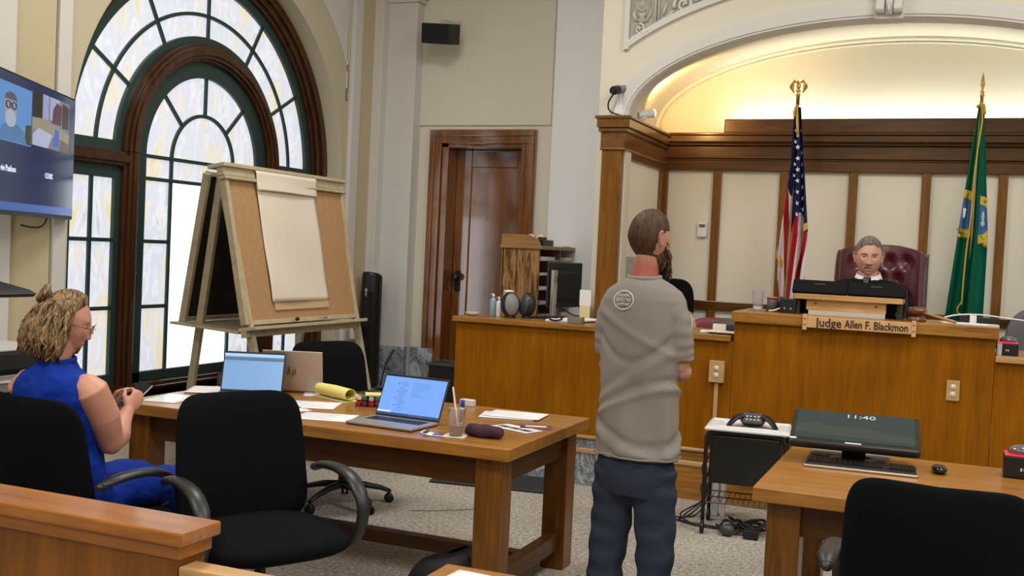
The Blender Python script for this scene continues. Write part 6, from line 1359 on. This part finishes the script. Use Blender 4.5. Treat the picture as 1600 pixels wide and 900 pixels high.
for s_ in (-1, 1):
    pts = catm([(s_*.088, 0, .63), (s_*.098, .0, .54), (s_*.108, .004, .42), (s_*.118, .0, .30), (s_*.124, -.01, .18), (s_*.126, -.012, .085)], 8); k = len(pts)
    m.tube(pts, [.094-.026*i/k+.005*sin(i*.9+s_)+(.006 if i > k-6 else 0) for i in range(k)], 28, ry=[.112-.034*i/k+.006*sin(i*.7+1) for i in range(k)])
m.out('sweatpants', PNM, man, remesh=.008, sm=3, disp=(.012, .09))
for s_ in (-1, 1):
    m = MB(); m.M = MT @ Matrix.Translation((s_*.128, .045, 0)); m.rings([oval(0, 0, z, a, b, 28) for z, a, b in ((0, .046, .135), (.03, .050, .140), (.06, .046, .125), (.09, .040, .085), (.11, .036, .06))]); m.out('shoe', P('grey_shoe', (.12, .12, .12), .7), man, smooth=True)
# hair: short, thinning crown; beard
HR = wood('brown_hair', (.030, .014, .008), (.13, .070, .040), 'z', 3, .6, 0, stretch=12, dist=.4, bump=.5)
def keepm(p, lon, lat):
    side = p.z+.048+ .35*max(0, p.y+.0)      # hairline drops at the nape
    front = (.050-p.y)/.02 if p.z > .035 else (.022-p.y)/.012
    if p.z > .035: front = (.052+.4*(p.z-.035)-p.y)/.03
    ear = 1 if not (abs(p.x) > .055 and -.020 < p.y and p.z < .022) else -1
    low = (p.z+.088)/.05
    return min(front, low, ear, 1)
hm = hairshell(HMm, keepm, lambda p, lo_, la: .0050+.0030*max(0, p.z/.119)+.0010*sin(lo_*23+la*9)+.0008*sin(lo_*41+la*17))
hm.out('hair', HR, man, smooth=True)
random.seed(21)
m = MB(); m.M = HMm
for i in range(210):
    a = random.uniform(-1, 1); x = a*.058; y = .040+.058*sqrt(max(0, 1-a*a)); z = random.uniform(-.112, -.035) if abs(a) > .5 else random.uniform(-.118, -.07)
    if abs(a) > .75: z = random.uniform(-.075, .012); y = .024+random.uniform(-.008, .02)
    if abs(a) < .35 and z > -.080: z = -.09
    L2 = random.uniform(.045, .085)*(1-.45*abs(a)); o_ = V((x*.12, random.uniform(.004, .022), -L2)); b = V((x*.98, y*.93, z)); c = V((random.uniform(-.008, .008), random.uniform(-.006, .006), 0))
    m.tube([b-o_*.08, b+o_*.35+V((x*.10, .006, 0)), b+o_*.75+c, b+o_+c*1.6], [.0055, .0052, .0038, .0012], 6)
m.ell((0, .058, -.105), .040, .030, .036); m.ell((.042, .030, -.072), .018, .030, .034); m.ell((-.042, .030, -.072), .018, .030, .034)
for s_ in (-1, 1): m.tube([(s_*.002, .100, -.047), (s_*.018, .096, -.050), (s_*.030, .084, -.064)], [.005, .006, .003], 8)
m.out('beard', wood('brown_beard', (.030, .016, .010), (.16, .095, .055), 'z', 3, .7, 0, stretch=10, bump=.5), man, smooth=True)
eyes(HMm, man)
# ---------------------------------------------------------------- seated woman
wx_, wy_ = -3.14, 3.24
wom = thing('person', 'person in a sleeveless blue dress with wavy blond hair seated left, looking at a phone', 'person', (wx_, wy_, 0), world=True)
SKW = skin('fair_skin', (.60, .285, .205), [((.10, .03, 1.20), (.05, .05, .05), (.58, .22, .17), .8)])
HC_ = V((-3.150, 3.135, 1.240)); HMw = rot(HC_, R(-52), R(-15), .97)
m = MB(); add_head(m, HMw, {'nose': .85})
m.tube([(-3.155, 3.085, 1.02), (-3.155, 3.095, 1.10), (-3.152, 3.118, 1.19)], [.075, .052, .052], 22, ry=[.06, .052, .055])
# torso core
m.rings([oval(-3.150, y, z, a, b) for z, y, a, b in ((.48, 3.20, .17, .13), (.60, 3.16, .155, .12), (.75, 3.13, .135, .11), (.92, 3.10, .145, .11), (1.00, 3.09, .14, .075), (1.03, 3.09, .08, .05))])
# right arm (nearer), left arm
SR, ER, WR = V((-2.985, 3.105, 1.005)), V((-2.985, 3.215, .795)), V((-3.075, 3.40, .880))
m.tube([SR+V((-.02, 0, .006)), SR, (SR+ER)/2+V((.012, .002, 0)), ER], [.056, .062, .061, .050], 40, round_=True)
m.tube([ER, (ER*2+WR)/3+V((.010, -.0, -.012)), (ER+WR*2)/3, WR], [.049, .048, .037, .026], 40, round_=True)
SL, EL, WL = V((-3.315, 3.10, 1.0)), V((-3.345, 3.24, .79)), V((-3.190, 3.43, .895))
m.tube([SL+V((.02, 0, .006)), SL, (SL+EL)/2, EL], [.056, .060, .056, .044], 40, round_=True)
m.tube([EL, (EL*2+WL)/3, (EL+WL*2)/3, WL], [.043, .045, .034, .025], 18, round_=True)
PH = V((-3.108, 3.485, .945))
hand(m, WR, (-.06, .75, .62), (-.9, .3, .1), (-.25, -.35, .9), (.62, .70, .75, .80), .75, .165)
hand(m, WL, (.55, .70, .42), (.75, -.3, .35), (.1, -.5, .85), (.55, .62, .7, .78), .6, .162)
# lower legs and feet
for s_ in (-1, 1):
    k = V((-3.15+s_*.10, 3.68, .52)); m.tube([(-3.15+s_*.085, 3.22, .50), (-3.15+s_*.095, 3.45, .52), k, k+V((0, .02, -.22)), k+V((0, -.04, -.42))], [.085, .075, .058, .050, .036], 18, round_=True)
    m.tube([k+V((0, -.05, -.45)), k+V((0, .04, -.48)), k+V((0, .12, -.49))], [.036, .038, .028], 14, ry=[.04, .028, .018], round_=True)
m.out('body', SKW, wom, remesh=.0042, sm=5)
BLU = P('royal_blue_dress', (.0015, .030, .32), .75, spec=.2, bump=.08, bs=300, var=.05)
m = MB()
rs = []
tp = ((1.105, 3.098, .066, .068), (1.075, 3.092, .095, .082), (1.050, 3.09, .145, .092), (1.01, 3.09, .165, .108), (.95, 3.105, .168, .128), (.88, 3.115, .162, .135), (.78, 3.13, .155, .130), (.68, 3.15, .165, .135), (.58, 3.18, .185, .15), (.49, 3.20, .19, .155))
for i in range(len(tp)-1):
    for k in range(5):
        t = k/5; z, y, a_, b_ = [tp[i][q]+(tp[i+1][q]-tp[i][q])*t for q in range(4)]
        rs.append([(-3.150+cos(a)*(a_+.004*sin(4*a+z*30)), y+sin(a)*(b_+.005*sin(6*a-z*22))+(.028*g(cos(a), .45, .4)+.028*g(cos(a), -.45, .4))*(1 if sin(a) > 0 else 0)*g(z, .90, .075), z) for a in [2*pi*j/60 for j in range(60)]])
m.rings(rs)
for s_ in (-1, 1):
    m.tube(catm([(-3.15+s_*.06, 3.18, .535), (-3.15+s_*.085, 3.35, .555), (-3.15+s_*.10, 3.52, .555), (-3.15+s_*.102, 3.66, .545), (-3.15+s_*.10, 3.735, .50)], 5), [.115-.0016*i for i in range(21)], 26, ry=[.092-.001*i for i in range(21)])
m.box(-3.25, -3.05, 3.2, 3.70, .47, .585)
m.rings([[(x*k-3.15, 3.70+y, z) for x, y in ((-.20, -.06), (.20, -.06), (.19, .055), (-.19, .055))] for z, k in ((.57, .9), (.48, 1), (.36, 1.02))])
m.out('dress', BLU, wom, remesh=.007, sm=4, disp=(.022, .07))
m = MB(); m.tube([(-3.150+cos(a)*.064, 3.098+sin(a)*.064, 1.106+.008*sin(a)) for a in [2*pi*i/30 for i in range(30)]], .008, 8, closed=True, ry=.012); m.out('collar', BLU, wom, smooth=True)
for s_ in (-1, 1):
    m = MB(); m.M = Matrix.Translation((-3.15+s_*.10, 3.72, .0)); m.rings([oval(0, 0, z, a, b, 24) for z, a, b in ((.0, .042, .125), (.03, .042, .125), (.055, .034, .07))]); m.out('shoe', BLACKP, wom, smooth=True)
# hair: wavy bob made of locks, half tied in a small bun
H1 = wood('blond_hair', (.050, .024, .011), (.42, .28, .145), 'z', 4.0, .5, .05, stretch=9, dist=1.0, bump=.5, contrast=(.38, .62)); H2 = H1
def keepw(p, lon, lat):
    fr_ = (.014-p.y)/.03
    if p.z > .040: fr_ = (.014+.72*(p.z-.040)-p.y)/.03
    return min(fr_, (p.z+.085)/.02, 1)
hs = hairshell(HMw, keepw, lambda p, lo_, la: .013+.004*sin(lo_*17+la*6)+.003*sin(lo_*31+la*13)+.006*max(0, p.z/.12))
random.seed(5); m = hs; m.M = HMw
for i in range(400):
    a = random.uniform(R(162), R(372)) if i % 6 else random.uniform(R(150), R(176)); rx_, ry_ = .083, .100
    # angle measured from +x counter-clockwise; the face is at 90 degrees
    z0 = random.uniform(-.01, .085); cc = sqrt(max(.05, 1-(z0/.125)**2)); b = V((cos(a)*rx_*cc, sin(a)*ry_*cc-.004, z0)); out_ = V((cos(a), sin(a), 0))
    L2 = random.uniform(.08, .150)+max(0, z0); ph = random.uniform(0, 6.28); wv = random.uniform(.008, .015); tang = V((-out_.y, out_.x, 0)); pts = []; n_ = 9
    for k in range(n_+1):
        t = k/n_; flare = .010+.030*sin(min(1, t*1.15)*pi*.62); zz = z0-L2*t
        if t > .85: flare -= .012
        base = V((cos(a)*(rx_+flare), sin(a)*(ry_+flare)-.004, 0)) if zz < 0 else V((cos(a)*(rx_+flare)*sqrt(max(.05, 1-(zz/.135)**2)), sin(a)*(ry_+flare)*sqrt(max(.05, 1-(zz/.135)**2))-.004, 0))
        pts.append(base+V((0, 0, zz))+tang*wv*sin(ph+t*7)+out_*wv*.7*cos(ph*1.3+t*8))
    w = random.uniform(.0045, .0085); m.tube(pts, [w*(.35+.65*sin(min(1, .12+t/n_*1.0)*pi*.9)) for t in range(n_+1)], 7, ry=[w*.55]*(n_+1))
for i in range(46):   # strands drawn back from the temples and crown into the bun
    sgn = 1 if i % 2 else -1; a0 = random.uniform(.2, 1.0); s0 = V((sgn*(.02+.055*a0), .058-.050*a0, .108-.070*a0)); e0 = V((sgn*.010, -.088, .072)); md = (s0+e0)/2; nrm_ = V((md.x/.0765**2, md.y/.0975**2, md.z/.119**2)).normalized(); q = md.length
    md = md.normalized()*max(q, .112)+nrm_*.010
    m.tube([s0*1.07, (s0*.5+md*.55)*1.05, md, (md+e0)*.52, e0*1.05], [.004, .008, .009, .008, .006], 7, ry=.006)
BN = V((.0, -.104, .096))
for i in range(16):
    a = 2*pi*i/16+random.uniform(-.2, .2); r0 = random.uniform(.020, .034)
    m.tube([BN+V((cos(a+t)*r0*1.35, -.010+sin(t*1.4+a)*.014, sin(a+t)*r0)) for t in [k*.42 for k in range(9)]], [.004, .008, .0095, .0095, .0095, .009, .008, .006, .003], 7)
m.ell(tuple(BN+V((0, .0, 0))), .034, .022, .028)
for i in range(10): 
    a = random.uniform(0, 6.28); m.tube([BN, BN+V((cos(a)*.03, -.015, sin(a)*.025)), BN+V((cos(a)*.045, -.02, sin(a)*.03-.012))], [.003, .0022, .0008], 5)
m.out('hair', H1, wom, smooth=True)
eyes(HMw, wom, (.08, .12, .16))
m = MB(); m.M = HMw; m.tube([(cos(a)*.030+0, .0, 0) for a in (0, 1)], .001, 4) if False else None
GM = P('thin_glasses_metal', (.10, .05, .05), .3, metal=.7)
for s_ in (-1, 1):
    m.tube([(s_*.034+.024*cos(a), .106-.006*abs(cos(a)), .008+.020*sin(a)) for a in [2*pi*i/24 for i in range(24)]], .0013, 6, closed=True)
    m.tube([(s_*.058, .101, .014), (s_*.076, .07, .016), (s_*.080, -.005, .014)], .0013, 6)
m.tube([(-.011, .109, .012), (0, .112, .015), (.011, .109, .012)], .0012, 6)
m.out('glasses', GM, wom, smooth=True)
m = MB(); m.M = HMw; m.ell((.083, .002, -.006), .006, .006, .008, 12, 8); m.out('earbud', WPLAS, wom, smooth=True)
phn = thing('smartphone', 'black smartphone with a pale case held in both hands of the woman in blue', 'phone', tuple(PH), world=True)
pf = V((-.05, .88, .48)).normalized(); pn = V((.25, -.46, .85)); ps = pf.cross(pn).normalized(); pn = ps.cross(pf).normalized()
PM = Matrix(((ps.x, pf.x, pn.x, PH.x), (ps.y, pf.y, pn.y, PH.y), (ps.z, pf.z, pn.z, PH.z), (0, 0, 0, 1)))
m = MB(); m.M = PM; m.box(-.034, .034, -.068, .068, -.006, .002); m.out('case', P('pale_case', (.45, .42, .40), .4), phn, bevel=.004)
m = MB(); m.M = PM; m.box(-.031, .031, -.065, .065, .002, .004); m.out('screen', SCREENB, phn, bevel=.001)
# ---------------------------------------------------------------- judge
jx, jy = -.592, 7.84
jud = thing('person', 'person in a black robe and white collar seated behind the bench in the leather chair', 'person', (jx, jy, .45), world=True)
HMj = rot((jx, jy-.02, 1.672), R(180+8), R(-7), 1.10) @ Matrix.Diagonal((1.05, 1, 1, 1))
SKJ = skin('pink_skin', (.64, .34, .26), [((-.006, -.13, 1.152), (.022, .05, .007), (.16, .03, .025), .4), ((.0, -.13, 1.190), (.020, .05, .018), (.66, .30, .23), .8)])
m = MB(); add_head(m, HMj, {'mouth': 1, 'nose': 1.0, 'jaw': .20})
m.tube([(jx, jy+.01, 1.36), (jx, jy+.01, 1.46), (jx, jy, 1.60)], [.09, .068, .064], 22)
m.rings([oval(jx, y, z, a, b) for z, y, a, b in ((.92, jy+.06, .18, .13), (1.10, jy+.05, .17, .12), (1.28, jy+.03, .19, .12), (1.40, jy+.02, .17, .09), (1.44, jy+.02, .09, .06))])
for s_ in (-1, 1):
    m.tube([(jx+s_*.17, jy+.02, 1.38), (jx+s_*.23, jy+.0, 1.22), (jx+s_*.24, jy-.02, 1.12)], [.055, .05, .045], 16, round_=True)
    m.tube([(jx+s_*.24, jy-.02, 1.12), (jx+s_*.17, jy-.05, 1.06), (jx+s_*.10, jy-.07, 1.03)], [.045, .038, .028], 16, round_=True)
    hand(m, (jx+s_*.10, jy-.07, 1.03), (-s_*.8, -.2, -.2), (0, .3, -1), (0, -1, .1), (.4, .45, .5, .55), .4)
    m.tube([(jx+s_*.09, jy+.04, .97), (jx+s_*.11, jy-.02, .97), (jx+s_*.12, jy-.04, .55), (jx+s_*.12, jy-.06, .50)], [.085, .06, .045, .04], 16, round_=True)
m.out('body', SKJ, jud, remesh=.0038, sm=1)
ROB = P('black_robe', (.0055, .0055, .007), .8, spec=.15, bump=.1, bs=200)
m = MB(); rs = []
for z, y, a_, b_ in ((1.535, jy+.005, .078, .075), (1.52, jy+.01, .11, .090), (1.515, jy+.015, .165, .105), (1.492, jy+.02, .225, .12), (1.44, jy+.02, .268, .13), (1.24, jy+.03, .25, .14), (1.10, jy+.04, .24, .15), (.96, jy+.05, .26, .16), (.90, jy+.05, .26, .17)):
    rs.append([(jx+cos(a)*(a_+.005*sin(8*a)), y+sin(a)*(b_+.005*sin(10*a+z*9)), z) for a in [2*pi*j/56 for j in range(56)]])
m.rings(rs)
for s_ in (-1, 1):
    m.tube(catm([(jx+s_*.17, jy+.02, 1.44), (jx+s_*.250, jy+.0, 1.32), (jx+s_*.25, jy-.03, 1.14), (jx+s_*.17, jy-.055, 1.07)], 6), [.070+.001*i for i in range(19)], 20)
m.rings([[(jx+x*.26, jy+y, z) for x, y in ((-1, -.10), (1, -.10), (1, .12), (-1, .12))] for z in (.50, .75, .98)])
m.out('robe', ROB, jud, remesh=.008, sm=3)
m = MB()
def cpt(a, z, k=1): return (jx+.004+cos(a)*.078*k, jy-.004+sin(a)*.080*k, z)
rs = []
for a in [R(-90)+R(18)+R(324)*i/30 for i in range(31)]:
    fr_ = .5+.5*cos(a+R(90)); zt = 1.575-.042*fr_**2; rs.append([cpt(a, zt, .93), cpt(a, zt+.004, .98), cpt(a, zt-.040-.022*fr_**3, 1.22+.04*fr_), cpt(a, zt-.045-.022*fr_**3, 1.12)])
m.rings(rs); m.out('shirt_collar', P('white_shirt', (.78, .78, .80), .6), jud, smooth=True)
m = MB(); m.rings([[(jx-.002+x*w, jy-.098-d+y*.012, z) for x, y in ((-1, -1), (1, -1), (1, 1), (-1, 1))] for z, w, d in ((1.538, .016, -.01), (1.525, .022, .0), (1.500, .016, .012), (1.47, .020, .022), (1.40, .030, .035))]); m.out('tie', P('dark_tie', (.035, .04, .075), .6, var=.6, bs=70), jud, bevel=.004)
HRJ = wood('grey_hair', (.075, .065, .055), (.34, .31, .27), 'z', 3, .55, .05, stretch=10, bump=.5)
def keepj(p, lon, lat):
    fr_ = (.031-p.y)/.010 if p.z < .040 else (.026+.80*(p.z-.040)+.22*p.x-p.y)/.03
    ear = 1 if not (abs(p.x) > .055 and -.040 < p.y < .022 and p.z < .030) else -1
    return min(fr_, (p.z+.055)/.03 if p.y < -.02 else (p.z+.012)/.02, ear, 1)
hj = hairshell(HMj, keepj, lambda p, lo_, la: .007+.010*max(0, p.z/.119)**2+.0012*sin(lo_*19+la*7)+.0010*sin(lo_*37+la*15))
random.seed(9); hj.M = HMj
for i in range(14):
    x = random.uniform(-.048, .036); q = lambda xx, yy: 1.06*.119*sqrt(max(.02, 1-(xx/.0785)**2-(yy/.100)**2)); hj.tube([(xx, yy, q(xx, yy)+h) for xx, yy, h in ((x, .074-.35*abs(x), .001), (x+.008, .050-.3*abs(x), .008), (x+.016, .01, .007), (x+.020, -.03, .003))], [.001, .006, .006, .002], 7, ry=.003)
hj.out('hair', HRJ, jud, smooth=True)
eyes(HMj, jud, (.06, .07, .08))
m = MB(); m.M = HMj
for s_ in (-1, 1): m.tube([(s_*.014, .093, .029), (s_*.028, .093, .034), (s_*.046, .082, .031)], [.0022, .003, .0015], 6)
m.out('eyebrow', HRJ, jud, smooth=True)
